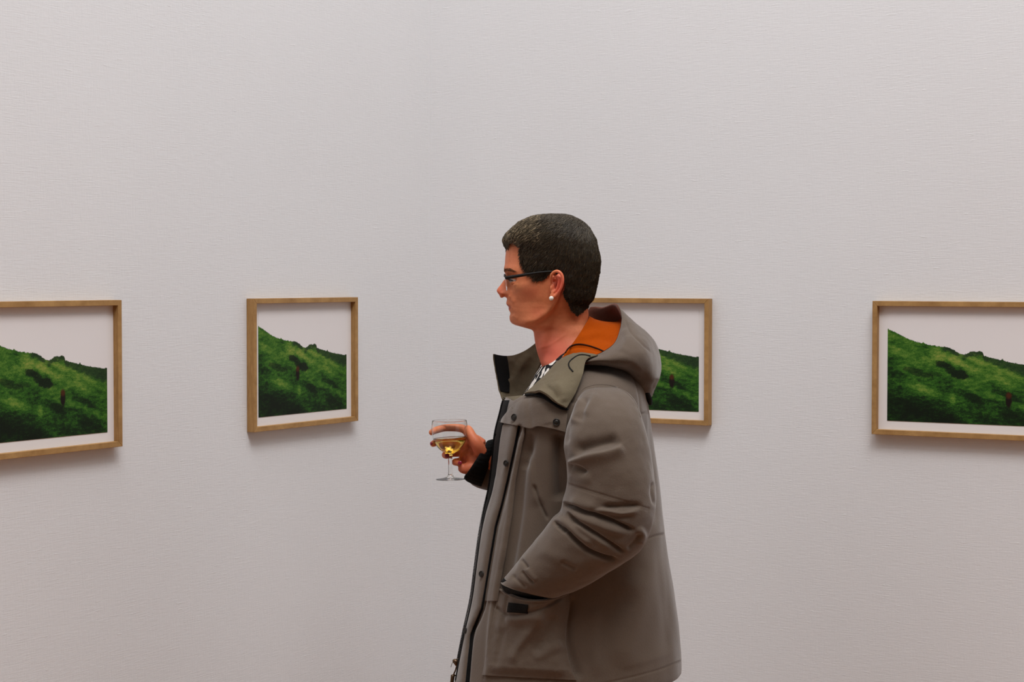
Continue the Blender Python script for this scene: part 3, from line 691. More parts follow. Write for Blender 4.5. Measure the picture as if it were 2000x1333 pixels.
CF = gridF(len(hrow), NC, True)
CN = vnorm(CV, CF)
Vm = CV.copy(); Vm[:, 1] = -np.abs(Vm[:, 1]); cu, cvv = UV(Vm)
din, sgn_, _ = pdist(cu, cvv, HL); ins = inside(cu, cvv, HL); sd = np.where(ins, din, -din)
# thin out towards the hairline so the cap sinks into the scalp
hbvh = bvh_of(HV, HF.tolist())
thin = 1 - sstep(0, 9, sd)
shr = np.zeros(len(CV))
for i in np.nonzero((thin > 0) & (sd > -14))[0]:
    q = hbvh.find_nearest(Vector(CV[i])); shr[i] = q[3] if (Vector(CV[i]) - q[0]).dot(q[1]) > 0 else 0
CV = CV - CN * (shr * thin * .95)[:, None]
CV = CV + CN * (0.0012 * fnoise(CV, 70, 3) * (1 - thin))[:, None]
keep = sd > -0.5
CFk = [f for f in CF.tolist() if all(keep[i] for i in f)]
used = sorted({i for f in CFk for i in f}); mp = {a: b for b, a in enumerate(used)}
CVk = CV[used]; CFk = [tuple(mp[i] for i in f) for f in CFk]
top = CV[:NC].mean(0); k = len(CVk); CVk = np.vstack([CVk, top])
CFk += [(k, mp[(i + 1) % NC], mp[i]) for i in range(NC) if i in mp and (i + 1) % NC in mp]
hair = mesh_obj('hair', CVk, CFk, M['scalp'], person); tag(hair, 'short dark brown hair with a lighter swept fringe')
hair.data.attributes.new('tone', 'FLOAT', 'POINT')
# locks
CN = vnorm(CV, CF)
tri = CF; cen = CV[tri].mean(1); ar = np.linalg.norm(np.cross(CV[tri[:, 2]] - CV[tri[:, 0]], CV[tri[:, 3]] - CV[tri[:, 1]]), axis=1)
fk = keep[tri].all(1); pr = ar * fk * (1 + 1.2 * (cen[:, 1] < 0.02)); pr /= pr.sum()
NL = 12000
pick = rng.choice(len(tri), NL, p=pr)
w4 = rng.random((NL, 4)); w4 /= w4.sum(1, keepdims=True)
root = (CV[tri[pick]] * w4[:, :, None]).sum(1); nrm = (CN[tri[pick]] * w4[:, :, None]).sum(1); nrm /= np.linalg.norm(nrm, axis=1, keepdims=True)
cbvh = bvh_of(CV, CF.tolist())
CROWN = np.array(P(1132, 440, 0.0))
SV, SF, ST_ = [], [], []
rm = root.copy(); rm[:, 1] = -np.abs(rm[:, 1]); ru, rv = UV(rm)
wob = rng.normal(0, 1, (NL, 3))
rsd = np.array([pdist(np.array([a]), np.array([b]), HL)[0][0] for a, b in zip(ru, rv)])
for i in range(NL):
    p = root[i] - nrm[i] * .0015; n = nrm[i]
    uu, vv = ru[i], rv[i]
    topw = float(sstep(492, 450, vv)); fr = float(sstep(1080, 1010, uu))
    rad = root[i] - CROWN; rad /= np.linalg.norm(rad) + 1e-9
    side = np.array([-.95, 0, -.8])
    bk = float(sstep(1050, 1140, uu)); side = side * (1 - bk) + np.array([.12, 0, -1.0]) * bk
    if vv > 575: side = np.array([.25, 0, -1.0])
    fwdv = np.array([-1.0, -.05, .02 - .28 * fr])
    d = rad * .8 + side * (1 - topw) * 1.0 + fwdv * topw * fr * 2.4 + wob[i] * .22
    ln = .011 + .013 * topw + .018 * topw * fr + rng.random() * .006
    if vv > 560: ln = .006 + rng.random() * .004
    ln *= 0.45 + 0.55 * min(1.0, rsd[i] / 12.0)
    if uu < 1012 and vv < 482: ln *= .32 + .4 * max(0.0, (uu - 980) / 32)
    if uu < 994 and 458 < vv < 482: ln = .008 + rng.random() * .005; d = np.array([-.12, -.25 + rng.normal() * .2, -.85]) + wob[i] * .2
    lift = .10 + .22 * rng.random() * (.4 + topw)
    w = (.00038 + .0003 * rng.random()) * (1.15 if topw > .5 else 1.0)
    pts = [p]; 
    for kx in range(4):
        tdir = d - n * (d @ n); tdir /= np.linalg.norm(tdir) + 1e-9
        p = p + (tdir + n * lift * (1 - kx * .42)) * ln / 4
        h = cbvh.find_nearest(Vector(p)); hn = np.array(h[1])
        if hn @ n > 0.2: n = hn
        hgt = (p - np.array(h[0])) @ n
        if hgt < -.0002 and uu > 1000: p = p + n * (-.0002 - hgt)
        if hgt > .0030: p = p - n * (hgt - .0030)
        pts.append(p)
    b = len(SV)
    tn = .34 + .22 * rng.random()
    if topw > .5 and fr > .25 and rng.random() < .45: tn = .55 + .45 * rng.random()
    elif rng.random() < .08: tn = .6 + .2 * rng.random()
    if uu < 1050 and rng.random() < .35: tn = max(tn, .55 + .15 * rng.random())
    for kx, q in enumerate(pts):
        td = pts[min(kx + 1, 4)] - pts[max(kx - 1, 0)]; td = td / (np.linalg.norm(td) + 1e-9)
        x_ = np.cross(td, n); x_ /= np.linalg.norm(x_) + 1e-9; z_ = np.cross(x_, td)
        ww = w * (1, 1, .9, .7, .25)[kx]
        for a_ in (0, 2.094, 4.189):
            SV.append(q + ww * (math.cos(a_) * x_ + math.sin(a_) * z_)); ST_.append(tn)
    for kx in range(4):
        for a_ in range(3):
            SF.append((b + kx * 3 + a_, b + kx * 3 + (a_ + 1) % 3, b + kx * 3 + 3 + (a_ + 1) % 3, b + kx * 3 + 3 + a_))
# eyebrow hairs go into their own part
locks = mesh_obj('hair_locks', np.array(SV), SF, M['hair'], hair)
at = locks.data.attributes.new('tone', 'FLOAT', 'POINT'); at.data.foreach_set('value', np.array(ST_, dtype=np.float32))
bodybvh = BVHTree.FromObject(person, bpy.context.evaluated_depsgraph_get())
for s_ in (-1, 1):
    EV, EF = [], []
    for i in range(110):
        f = rng.random(); yy = .010 + .034 * f
        vv = 530.5 - 3.0 * math.sin(f * 2.6) + rng.normal() * 1.6
        z = P(985, vv, 0)[2]
        h = bodybvh.ray_cast(Vector((-.4, s_ * yy, z)), Vector((1, 0, 0)))
        if h[0] is None: continue
        p0 = np.array(h[0]); n = np.array(h[1]); dr = np.array([.25, s_ * (.6 + .3 * f), .35 - .6 * f]); dr -= n * (dr @ n); dr /= np.linalg.norm(dr)
        Vt, Ft = tube([p0, p0 + dr * .004 + n * .0011, p0 + dr * .008 + n * .0008], [.00028, .00028, .0001], 3, 4, False)
        b = len(EV); EV += list(Vt); EF += [tuple(q + b for q in f_) for f_ in Ft]
    mesh_obj('eyebrow', np.array(EV), EF, M['brow'], person)

# ------------------------------------------------------------------ glasses and earring
gl = None
rims, lenses, temples = [], [], []
for s_ in (-1, 1):
    def g(u_, v_, y_): p = P(u_, v_, y_); p[1] *= s_; return p
    temples.append(tube([g(988.5, 543.2, -.066), g(1000, 541.2, -.070), g(1034, 535.6, -.0775), g(1060, 532, -.0815), g(1078, 531, -.0815), g(1090, 537, -.079), g(1097, 550, -.075)], [.0036, .0035, .0029, .0022, .0018, .0014, .0012], 10, 50))
    rims.append(tube([g(987.5, 542.5, -.010), g(985.8, 538, -.020), g(985.5, 537, -.036), g(986.3, 538.5, -.052), g(988, 543, -.063), g(988.8, 544, -.067)], [.0014, .0017, .0019, .0019, .0022, .0024], 10, 40))
rims.append(tube([P(987.5, 542.5, -.010), P(984.8, 539.5, 0), P(987.5, 542.5, .010)], [.0014, .0015, .0014], 10, 16))
V, F = join(rims); gl = mesh_obj('eyeglasses', V, F, M['frame_glasses'], person); tag(gl, 'narrow black half-rim glasses')
for s_, (V, F) in zip((-1, 1), temples): mesh_obj('temple_arm', V, F, M['frame_glasses'], gl)
for s_ in (-1, 1):
    n = 28; a = np.linspace(0, 2 * np.pi, n, endpoint=False)
    yc, hw_, hh_ = -.037, .0265, .0155
    ring = []
    for off in (0, .0016):
        for r_ in (1.0,):
            yy = yc + hw_ * np.cos(a); vv = 553.3 + (hh_ / PX) * np.sign(np.sin(a)) * np.abs(np.sin(a)) ** .8 * -1
            uu = 985.6 + (np.abs(yy) - .02) * 45 + (vv - 545) * .12
            p = P(uu, vv, 0); p[:, 1] = yy * (1 if s_ < 0 else -1); p[:, 0] += off
            ring.append(p)
    V = np.vstack(ring + [ring[0].mean(0)[None], ring[1].mean(0)[None]])
    F = [(i, (i + 1) % n, n + (i + 1) % n, n + i) for i in range(n)] + [(2 * n, (i + 1) % n, i) for i in range(n)] + [(2 * n + 1, n + i, n + (i + 1) % n) for i in range(n)]
    mesh_obj('lens', V, F, M['lens'], gl)
V, F = ell(P(1076.8, 583, -.087), (.0047, .0047, .0047), None, 16); er = mesh_obj('earring', V, F, M['pearl'], person); tag(er, 'round white pearl stud earring')

# ------------------------------------------------------------------ shirt, trousers, shoes
ss = [(1054, 719, 1152, 652, .060, 0), (1045, 733, 1190, 700, .10, 0), (1033, 756, 1218, 740, .132, 0), (1014, 785, 1240, 795, .155, 0), (992, 860, 1255, 860, .162, 0), (985, 1000, 1262, 1000, .160, 0), (985, 1150, 1270, 1150, .166, 0), (996, 1270, 1274, 1270, .170, 0)]
V, F, _, _ = ruled(ss, 120, 120); N = vnorm(V, F)
V = strokes(V, N, [([(1075, 715), (1050, 745), (1030, 775)], -2.5, 6, 6, .2), ([(1090, 715), (1062, 748), (1040, 775)], 2.5, 6, 8, .2)])
shirt = mesh_obj('shirt', V, F, M['shirt'], person); solid(shirt, .002, 1); tag(shirt, 'black and white patterned shirt')
tr = []
for sgn, fx in ((-1, 0.05), (1, -0.06)):
    tr.append(tube([(0.0, sgn * .085, 0.98), (0.0, sgn * .098, 0.80), (fx * .4, sgn * .10, 0.48), (fx * .8 + .012, sgn * .10, 0.25), (fx + .015, sgn * .10, 0.065)], [.085, .095, .080, .074, .072], 24, 60))
hipV, hipF, _, _ = ruled([(1030, 1190, 1255, 1190, .140, 0), (1010, 1220, 1268, 1220, .160, 0), (1006, 1300, 1270, 1300, .166, 0), (1012, 1370, 1266, 1370, .162, 0), (1030, 1425, 1252, 1425, .150, 0), (1060, 1450, 1230, 1450, .12, 0)], 50, 60)
tr.append(closed(hipV, hipF, 60))
V, F = join(tr); tm = remesh(V, F, .005, 2); tm.materials.append(M['trousers']); tro = bpy.data.objects.new('trousers', tm); COL.objects.link(tro); tro.parent = person
for sgn, fx in ((-1, 0.05), (1, -0.06)):
    V, F = join([tube([(fx + .07, sgn * .10, .048), (fx + .0, sgn * .10, .050), (fx - .09, sgn * .105, .043), (fx - .17, sgn * .11, .036)], [.040, .046, .047, .034], 18, 40), tube([(fx + .02, sgn * .10, .06), (fx + .018, sgn * .10, .11)], [.046, .047], 18, 10),
                 ell((fx - .05, sgn * .105, .012), (.158, .052, .014), None, 14)])
    V[:, 2] = np.maximum(V[:, 2], 0.001)
    sm = remesh(V, F, .004, 2); sm.materials.append(M['shoe']); so = bpy.data.objects.new('shoe', sm); COL.objects.link(so); so.parent = person

# ------------------------------------------------------------------ parka body
tor = [  # front u, v, back u, v, half depth, y centre
 (1072, 708, 1214, 706, .095, .0), (1052, 724, 1228, 716, .135, .0), (1030, 742, 1246, 732, .168, .0), (1006, 760, 1258, 752, .186, .0), (986, 778, 1264, 776, .196, .0), (977, 808, 1268, 806, .200, .0),
 (967, 850, 1273, 850, .198, .0), (962, 900, 1280, 900, .194, .0), (956, 950, 1288, 955, .190, .0), (945, 1000, 1294, 1005, .188, .0), (936, 1050, 1300, 1055, .188, .0), (928, 1110, 1308, 1105, .190, .0),
 (920, 1170, 1316, 1155, .193, .0), (907, 1230, 1323, 1210, .197, .0), (897, 1280, 1328, 1260, .200, .0), (888, 1330, 1330, 1296, .202, .0), (880, 1368, 1329.5, 1308, .202, .0)]
tht = np.r_[np.linspace(0.0, np.pi, 300, endpoint=False), np.linspace(np.pi, 2 * np.pi - .12, 90)]
NTt = 330
V, _, Ledge, _ = ruled(tor, NTt, None, th=tht, n_exp=2.35)
TF = gridF(NTt, len(tht), False)
N = vnorm(V, TF)
if N[len(tht) * 100 + 150][1] > 0: TF = TF[:, ::-1].copy(); N = -N
# large soft folds everywhere, then the folds seen in the photo
V = V + N * (.0035 * fnoise(V * np.array([1, 1, .45]), 9, 3, 3.1))[:, None]
G1 = [(1013, 836), (1004, 880), (991, 940), (979, 990), (968, 1030), (955, 1107), (941, 1190), (920, 1240), (910, 1340)]
G2 = [(1024, 850), (1008, 937), (1001, 1005), (989, 1080), (976, 1150), (966, 1220), (958, 1340)]
BODY_ST = [
 (G1, -9, 3.2, 4.5, 0), ([(x - 9, y) for x, y in G1], 3, 7, 6, 0), ([(x - 7, y) for x, y in G2], 4.5, 5, 6, .05), ([(x + 12, y + 4) for x, y in G2[:6]], -9, 14, 9, .08),
 ([(1028, 880), (1046, 958), (1058, 990)], 5, 16, 8, .2), ([(1043, 945), (1056, 985), (1071, 1018)], -6, 2.6, 3.5, .15),
 ([(1040, 842), (1034, 880), (1022, 920)], -6, 9, 9, .2), ([(1098, 845), (1092, 900), (1096, 980)], -16, 12, 24, .12),
 ([(1240, 1150), (1180, 1215), (1130, 1330)], -5, 30, 26, .2), ([(1285, 1040), (1300, 1180), (1310, 1300)], -3, 14, 18, .2),
 ([(1255, 1110), (1240, 1200), (1215, 1310)], 6, 26, 22, .2), ([(1165, 1180), (1160, 1260), (1168, 1325)], 4, 14, 14, .2), ([(1118, 1165), (1112, 1210), (1110, 1250), (1118, 1290), (1132, 1330)], -7, 4, 9, .1),
 ([(1252, 800), (1266, 850), (1280, 960), (1286, 1040)], -6, 9, 7, .2),
 ([(1240, 812), (1262, 806), (1272, 803)], -1.6, 1.8, 1.8, 0), ([(1255, 1056), (1285, 1046), (1305, 1042)], -2, 2, 2, 0),
 ([(1230, 720), (1246, 765), (1252, 812)], -1.4, 2, 2, 0), ([(1330, 1292), (1290, 1308), (1240, 1322), (1180, 1336)], -1.4, 1.8, 1.8, 0), ([(1328, 1262), (1285, 1284), (1200, 1306)], 1.5, 14, 8, .2),
 ([(1130, 722), (1120, 752), (1112, 790)], -6, 6, 10, .1),
]
V = strokes(V, N, BODY_ST)
TV = V
uu, vv = UV(V)
vl = np.interp(uu, [960, 985, 1003, 1024, 1045, 1070, 1095, 1118, 1135, 1400], [772, 776, 784, 772, 757, 730, 706, 694, 690, 640])   # open neck
cut = (vv < vl)
far = V[:, 1] > 0
TFk = [f for f in TF.tolist() if not all(cut[i] for i in f)]
tbvh = bvh_of(TV, TFk)
used = sorted({i for f in TFk for i in f}); mp = {a: b for b, a in enumerate(used)}
parka = mesh_obj('parka', TV[used], [tuple(mp[i] for i in f) for f in TFk], M['jacket'], person)
solid(parka, .006, -1); tag(parka, 'taupe hooded parka, worn open')
T = lambda u_, v_, off=0.0: (u_, v_, surf(tbvh, u_, v_, off))

# near sleeve
slv = [(1163, 757, 1207, 757, .012, -.175), (1144, 763, 1226, 767, .036, -.188), (1130, 776, 1240, 783, .054, -.200), (1119, 800, 1252, 812, .070, -.212), (1108, 836, 1263, 850, .079, -.222), (1102, 872, 1271, 888, .083, -.227),
       (1108, 908, 1277, 925, .084, -.230), (1108, 945, 1281, 965, .084, -.230), (1099, 978, 1279, 1008, .083, -.230), (1094, 1000, 1268, 1046, .080, -.228), (1078, 1014, 1248, 1078, .076, -.226), (1062, 1036, 1216, 1102, .071, -.222),
       (1040, 1064, 1180, 1124, .066, -.214), (1016, 1092, 1146, 1143, .061, -.205), (998, 1116, 1116, 1156, .056, -.197), (986, 1130, 1097, 1163, .052, -.192), (978, 1139, 1088, 1167, .048, -.188)]
NS, NSTH = 300, 260
V, F, _, _ = ruled(slv, NS, NSTH, n_exp=2.15); F = np.array(F); N = vnorm(V, F)
cen = V.reshape(NS, NSTH, 3).mean(1, keepdims=True); out = (V.reshape(NS, NSTH, 3) - cen).reshape(-1, 3)
if (N * out).sum() < 0: N = -N; F = F[:, ::-1].copy()
V = V + N * (.0022 * fnoise(V, 16, 3, 9.3))[:, None]
SL_ST = [
 ([(1108, 905), (1128, 897), (1148, 890), (1180, 884), (1205, 876), (1216, 868)], 8.5, 15, 4, .12), ([(1118, 884), (1146, 876), (1180, 867), (1214, 861)], -13, 8, 14, .2),
 ([(1108, 909), (1128, 911), (1148, 925)], -8, 7, 4, .2), ([(1110, 925), (1130, 935), (1160, 935)], 3, 14, 10, .2),
 ([(1132, 775), (1126, 800), (1118, 830)], 5, 8, 10, .2), ([(1146, 775), (1138, 800), (1128, 825)], -5, 6, 8, .2), ([(1166, 766), (1156, 785), (1140, 812)], 3.5, 7, 8, .2), ([(1108, 800), (1104, 840), (1104, 870)], -5, 6, 8, .2),
 ([(1110, 945), (1155, 960), (1215, 978), (1268, 994)], -1.5, 1.7, 1.7, 0), ([(1110, 949), (1155, 964), (1215, 982), (1266, 998)], -1.0, 1.3, 1.3, 0),
 # the big elbow folds, each a plump roll overhanging a sharp crease
 ([(1094, 982), (1120, 990), (1142, 1000), (1164, 1005), (1200, 1019), (1240, 1036)], -15, 6, 2.8, .10), ([(1110, 978), (1145, 988), (1170, 990)], 5, 8, 12, .25),
 ([(1160, 1000), (1178, 996), (1214, 1003), (1250, 996)], 6, 7, 3.0, .2), ([(1170, 992), (1200, 991), (1258, 988)], -8, 4, 7, .25), ([(1175, 1005), (1205, 1010), (1240, 1006)], -4, 6, 6, .3),
 ([(1108, 1000), (1131, 1020), (1170, 1046), (1206, 1070), (1222, 1080)], -11, 5, 3.0, .12), ([(1104, 994), (1134, 1012), (1180, 1030), (1225, 1045)], 6, 8, 10, .2), ([(1120, 1020), (1160, 1050), (1195, 1070)], 4, 7, 8, .2),
 ([(1080, 1018), (1100, 1030), (1122, 1052), (1148, 1074), (1180, 1088), (1206, 1093)], -13, 5, 3.0, .08), ([(1084, 1012), (1108, 1024), (1130, 1046), (1160, 1066)], 5, 6, 7, .2),
 ([(1086, 1028), (1096, 1034), (1104, 1042)], -4, 3, 3, .2), ([(1090, 1022), (1102, 1028), (1112, 1040)], 3, 3, 3, .2),
 ([(1245, 1030), (1256, 1046), (1248, 1066)], 5, 8, 6, .2), ([(1226, 1075), (1243, 1056), (1250, 1040)], -4, 4, 5, .2),
 ([(1016, 1090), (1024, 1100), (1033, 1113)], -4.5, 3.5, 3, .2), ([(1019, 1115), (1030, 1128), (1044, 1141)], -4.5, 4, 3, .2), ([(1026, 1108), (1040, 1126), (1050, 1136)], 2.5, 7, 5, .2),
 ([(1095, 1096), (1110, 1104), (1128, 1112)], -3.5, 5, 5, .2), ([(1050, 1070), (1090, 1092), (1150, 1112)], 3, 14, 14, .2), ([(1000, 1122), (1012, 1136), (1030, 1150)], -3, 4, 4, .2),
 ([(1276, 940), (1274, 965), (1280, 990)], -4, 4, 4, .2), ([(1240, 790), (1262, 850), (1272, 900)], 2, 8, 8, .2)]
V = strokes(V, N, SL_ST)
Vc, Fc = closed(V, F.tolist(), NSTH)
sleeve = mesh_obj('sleeve', Vc, Fc, M['jacket'], parka); tag(sleeve, 'left sleeve, hand in the pocket')
# shoulder seam where the sleeve meets the yoke
sbvh = bvh_of(np.vstack([TV, V]), TFk + (F + len(TV)).tolist())
S = lambda u_, v_, off=0.0: (u_, v_, surf(sbvh, u_, v_, off))
seam = crl([(1128, 782), (1136, 763), (1152, 754.5), (1175, 751.5), (1200, 755), (1220, 765), (1236, 780), (1246, 798), (1251, 815)], 60)
pts = P3([S(a, b, -.0004) for a, b in seam]); V2, F2 = tube(pts, .0011, 8, 160); mesh_obj('shoulder_seam', V2, F2, M['jacket'], parka)

# far sleeve (the arm that holds the glass) and its black knit cuff
fs = [(1090, 770, 1210, 775, .03, .175), (1085, 820, 1215, 830, .075, .205), (1075, 900, 1205, 910, .08, .215), (1060, 950, 1190, 1000, .08, .21), (1035, 930, 1105, 1040, .075, .19), (1005, 905, 1040, 1010, .066, .145), (982, 886, 985, 975, .055, .105), (968, 873, 948, 958, .048, .078), (965, 868, 926, 948, .043, .056), (961, 866, 918, 941, .041, .046)]
V, F, _, _ = ruled(fs, 120, 80); N = vnorm(V, F)
V = V + N * (.003 * fnoise(V, 22, 3, 4.4))[:, None]
Vc, Fc = closed(V, F, 80); fsl = mesh_obj('sleeve', Vc, Fc, M['jacket'], parka); tag(fsl, 'right sleeve, arm raised with the glass')
cuffs = [(974, 856, 940, 951, .038, .052), (967, 858, 925, 946, .041, .034), (958, 860, 912, 940, .041, .022), (952, 862, 907, 933, .038, .017), (950, 866, 909, 929, .033, .016)]
V, F, _, _ = ruled(cuffs, 40, 96); th_ = np.tile(np.arange(96), 40); N = vnorm(V, F); cen = V.reshape(40, 96, 3).mean(1, keepdims=True); out = (V.reshape(40, 96, 3) - cen).reshape(-1, 3); out /= np.linalg.norm(out, axis=1, keepdims=True)
V = V + out * (.0008 * np.cos(th_ * np.pi / 1.5))[:, None]
Vc, Fc = closed(V, F, 96); cf_ = mesh_obj('cuff', Vc, Fc, M['black'], parka); tag(cf_, 'black knit cuff')
cuffl = [(984, 1130, 1092, 1163, .046, -.192), (979, 1138, 1088, 1169, .044, -.184), (980, 1146, 1084, 1176, .040, -.168), (985, 1156, 1078, 1184, .034, -.150), (990, 1170, 1070, 1195, .028, -.14)]
V, F, _, _ = ruled(cuffl, 40, 96); Vc, Fc = closed(V, F, 96); cf2 = mesh_obj('cuff', Vc, Fc, M['black'], parka); tag(cf2, 'black knit cuff')

def sheet_obj(name, G, mat, th, parent=parka, st=None, nz=0.0, off=-1, label=None):
    nu, nv = G.shape[:2]; V = P3(G.reshape(-1, 3)); F = gridF(nu, nv); N = vnorm(V, F)
    if N[:, 1].mean() > 0: F = F[:, ::-1].copy(); N = -N
    if nz: V = V + N * (nz * fnoise(V, 28, 3, 2.2))[:, None]
    if st: V = strokes(V, N, st)
    o = mesh_obj(name, V, F, mat, parent); solid(o, th, off)
    bv = o.modifiers.new('b', 'BEVEL'); bv.width = th * .3; bv.segments = 2; bv.limit_method = 'ANGLE'; bv.angle_limit = R(50)
    if label: tag(o, label)
    return o, V, F
def onsurf(G, fn, off):
    H = G.copy()
    for i in range(G.shape[0]):
        for j in range(G.shape[1]): H[i, j, 2] = fn(G[i, j, 0], G[i, j, 1], off if np.isscalar(off) else off[i, j])[2]
    return H
z3 = lambda pts: [(a, b, 0) for a, b in pts]

# chest storm flap with two snaps
A = z3([(999, 793), (1012, 785), (1028, 779), (1050, 777), (1075, 782), (1095, 790), (1110, 797)]); B = z3([(975, 825), (988, 828), (1008, 831), (1034, 837), (1050, 833), (1080, 838), (1105, 845)])
G = sheet(A, B, 70, 30); tt = np.linspace(0, 1, 30)[None, :] * np.ones((70, 1)); G = onsurf(G, T, .004 + .009 * tt)
_, FLV, FLF = sheet_obj('storm_flap', G, M['jacket'], .004, nz=.001, st=[([(1030, 780), (1038, 836)], -2, 6, 6, 0), ([(1060, 785), (1072, 830)], 2.0, 12, 14, .1)])
fbv = bvh_of(FLV, FLF.tolist())
def snap(u_, v_, bv, r=.0062):
    o = Vector((-X0, -D, CAM[2])); d = (Vector(P(u_, v_, 0.0)) - o).normalized(); h = bv.ray_cast(o, d)
    if h[0] is None: h = bv.find_nearest(Vector(P(u_, v_, -.15)))
    nn = Vector(h[1]); nn = -nn if nn.y > 0 else nn
    nn = (nn + Vector((0, -.6, 0))).normalized()
    rot = nn.to_track_quat('Z', 'Y').to_matrix(); c = np.array(h[0] + nn * .0016)
    V1, F1 = ell((0, 0, 0), (r * .92, r * .92, .0026), None, 12); th_ = np.linspace(0, 2 * np.pi, 20, endpoint=False)
    ring = np.array([[r * math.cos(a), r * math.sin(a), .0012] for a in np.r_[th_, th_[:2]]])
    V2, F2 = tube(ring, .0011, 6, 44, False); V, F = join([(V1, F1), (V2, F2)]); V = V @ np.array(rot).T + c
    mesh_obj('snap_button', V, F, M['snap'], parka)
for q in ((1005.5, 816), (1087, 825)): snap(*q, fbv)

# zip: black tape along the front edge and teeth
vz = np.linspace(778, 1296, 185)
Lu, Lv = UV(Ledge); lu = np.interp(vz, Lv, Lu)
teeth = []
for i, (a, b) in enumerate(zip(lu, vz)):
    c = P(a - 1.2, b, -.004); bm_ = np.array([(x, y, z) for x in (-1, 1) for y in (-1, 1) for z in (-1, 1)], float) * (.0019, .003, .00085) + c
    bm_[:, 2] += bm_[:, 0] * 0 + (bm_[:, 0] - c[0]) * -.35
    teeth.append((bm_, [(0, 1, 3, 2), (4, 6, 7, 5), (0, 4, 5, 1), (2, 3, 7, 6), (0, 2, 6, 4), (1, 5, 7, 3)]))
V, F = join(teeth); zp = mesh_obj('zipper', V, F, M['zip'], parka, smooth=False); tag(zp, 'black toothed zip along the open front edge')
vt = np.linspace(782, 1330, 160); la = np.interp(vt, Lv, Lu)
wtape = np.interp(vt, [780, 840, 900, 960, 1000, 1040, 1330], [10, 10, 9, 6, 3, 1.5, 1.5])
G = np.zeros((160, 6, 3))
for i in range(160):
    for j in range(6):
        a = la[i] + .3 + wtape[i] * j / 5; G[i, j] = (a, vt[i], surf(tbvh, a + 1.2, vt[i], .0022, -.01))
sheet_obj('zip_tape', G, M['black'], .0012)
ve = np.linspace(784, 1300, 60); le = np.interp(ve, Lv, Lu)
V, F = tube(P(le + 1.0, ve, -.002), np.interp(ve, [784, 960, 1020, 1300], [.0040, .0038, .0022, .0020]), 8, 160); mesh_obj('zip_tape', V, F, M['black'], parka)
c = [P(896, 1287, -.012), P(889, 1290, -.014), P(884, 1296, -.014), P(881, 1304, -.012)]
V, F = join([tube([P(886, 1291, -.012), P(891, 1294, -.012), P(893, 1300, -.012)], [.004, .006, .004], 10, 12), tube([P(893, 1300, -.014), P(890, 1310, -.014), P(887, 1318, -.014), P(891, 1320, -.012), P(895, 1312, -.012), P(896, 1302, -.012)], .0016, 8, 40), tube(c, .0006, 6, 20), tube([P(885, 1320, -.012), P(883, 1335, -.012), P(880, 1360, -.012)], [.0045, .004, .004], 8, 10)])
mesh_obj('zip_pull', V, F, M['brass'], parka)

# front placket: two raised strips with a dark zip groove between them
def strip(name, fa, fb, oa, ob, mat, th, v0=830, v1=1345, n=150, m=9, nz=.0008):
    vq = np.linspace(v0, v1, n); G = np.zeros((n, m, 3))
    for i in range(n):
        for j in range(m):
            t_ = j / (m - 1); a_ = fa(vq[i]) * (1 - t_) + fb(vq[i]) * t_
            G[i, j] = (a_, vq[i], surf(tbvh, a_, vq[i], oa * (1 - t_) + ob * t_, -.02) - .0015 * math.sin(math.pi * t_))
    return sheet_obj(name, G, mat, th, nz=nz)
g1 = lambda v_: np.interp(v_, [y for x, y in G1], [x for x, y in G1]); g2 = lambda v_: np.interp(v_, [y for x, y in G2], [x for x, y in G2])
lf = lambda v_: np.interp(v_, Lv, Lu) + np.interp(v_, [838, 960, 1010, 1060, 1340], [10, 8, 5, 3.5, 3.5])
wide = lambda v_: np.interp(v_, [836, 1000, 1150, 1200, 1240, 1340], [4.5, 4, 4, 5, 7, 8])  # black zip strip widens towards the hem, standing in for jacket shade
po1, V1_, F1_ = strip('placket', lf, lambda v_: g1(v_) - 2.0, .003, .008, M['jacket'], .003)
strip('inner_zip_and_shade', lambda v_: g1(v_) - 2.5, lambda v_: g1(v_) + wide(v_) - 1.5, .0015, .0015, M['black'], .0012)
strip('placket', lambda v_: g1(v_) + wide(v_) - 1.0, lambda v_: np.maximum(g2(v_), g1(v_) + wide(v_) + 6), .004, .006, M['jacket'], .003, 830, 1175)
plbvh = bvh_of(V1_, F1_.tolist())
for q in ((990, 905.5), (942, 1122), (911, 1232.5)): snap(*q, plbvh, .0056)

# patch pocket with lip, black hook tab
A = z3([(976, 1151), (969, 1180), (960, 1225), (950, 1275), (942, 1320)]); B = z3([(1112, 1158), (1112, 1195), (1106, 1245), (1112, 1290), (1127, 1330)])
G = sheet(A, B, 120, 100); sx = np.linspace(0, 1, 100)[None, :]; sy = np.linspace(0, 1, 120)[:, None]
G[:, :, 1] += 17 * np.sin(np.pi * np.clip(sx * 1.0, 0, 1)) ** .9 * (1 - sy) ** 2
edge = np.minimum(np.minimum(sx * 9, (1 - sx) * 6), 1) * np.minimum((1 - sy) * 8, 1)
edge = edge * edge * (3 - 2 * edge)
off = .004 + (.010 + .034 * np.exp(-(sy / .35) ** 2) * np.exp(-((sx - .48) / .33) ** 2)) * edge
G = onsurf(G, T, off)
POCKET_ST = [([(968, 1188), (988, 1202), (1020, 1201), (1060, 1190), (1098, 1168)], -4, 3, 5, .03), ([(985, 1210), (1025, 1209), (1065, 1198)], 4, 10, 5, .2), ([(1062, 1195), (1038, 1232), (1012, 1268), (1000, 1300)], 6, 12, 8, .15), ([(1085, 1200), (1068, 1240), (1040, 1280)], -4, 12, 12, .2),
             ([(985, 1225), (972, 1270), (965, 1310)], -4, 12, 9, .2), ([(1040, 1290), (1080, 1268), (1106, 1262)], 4, 10, 12, .2)]
po, PV, PF = sheet_obj('patch_pocket', G, M['jacket'], .003, st=POCKET_ST, nz=.0015)
pbvh = bvh_of(PV, PF.tolist())
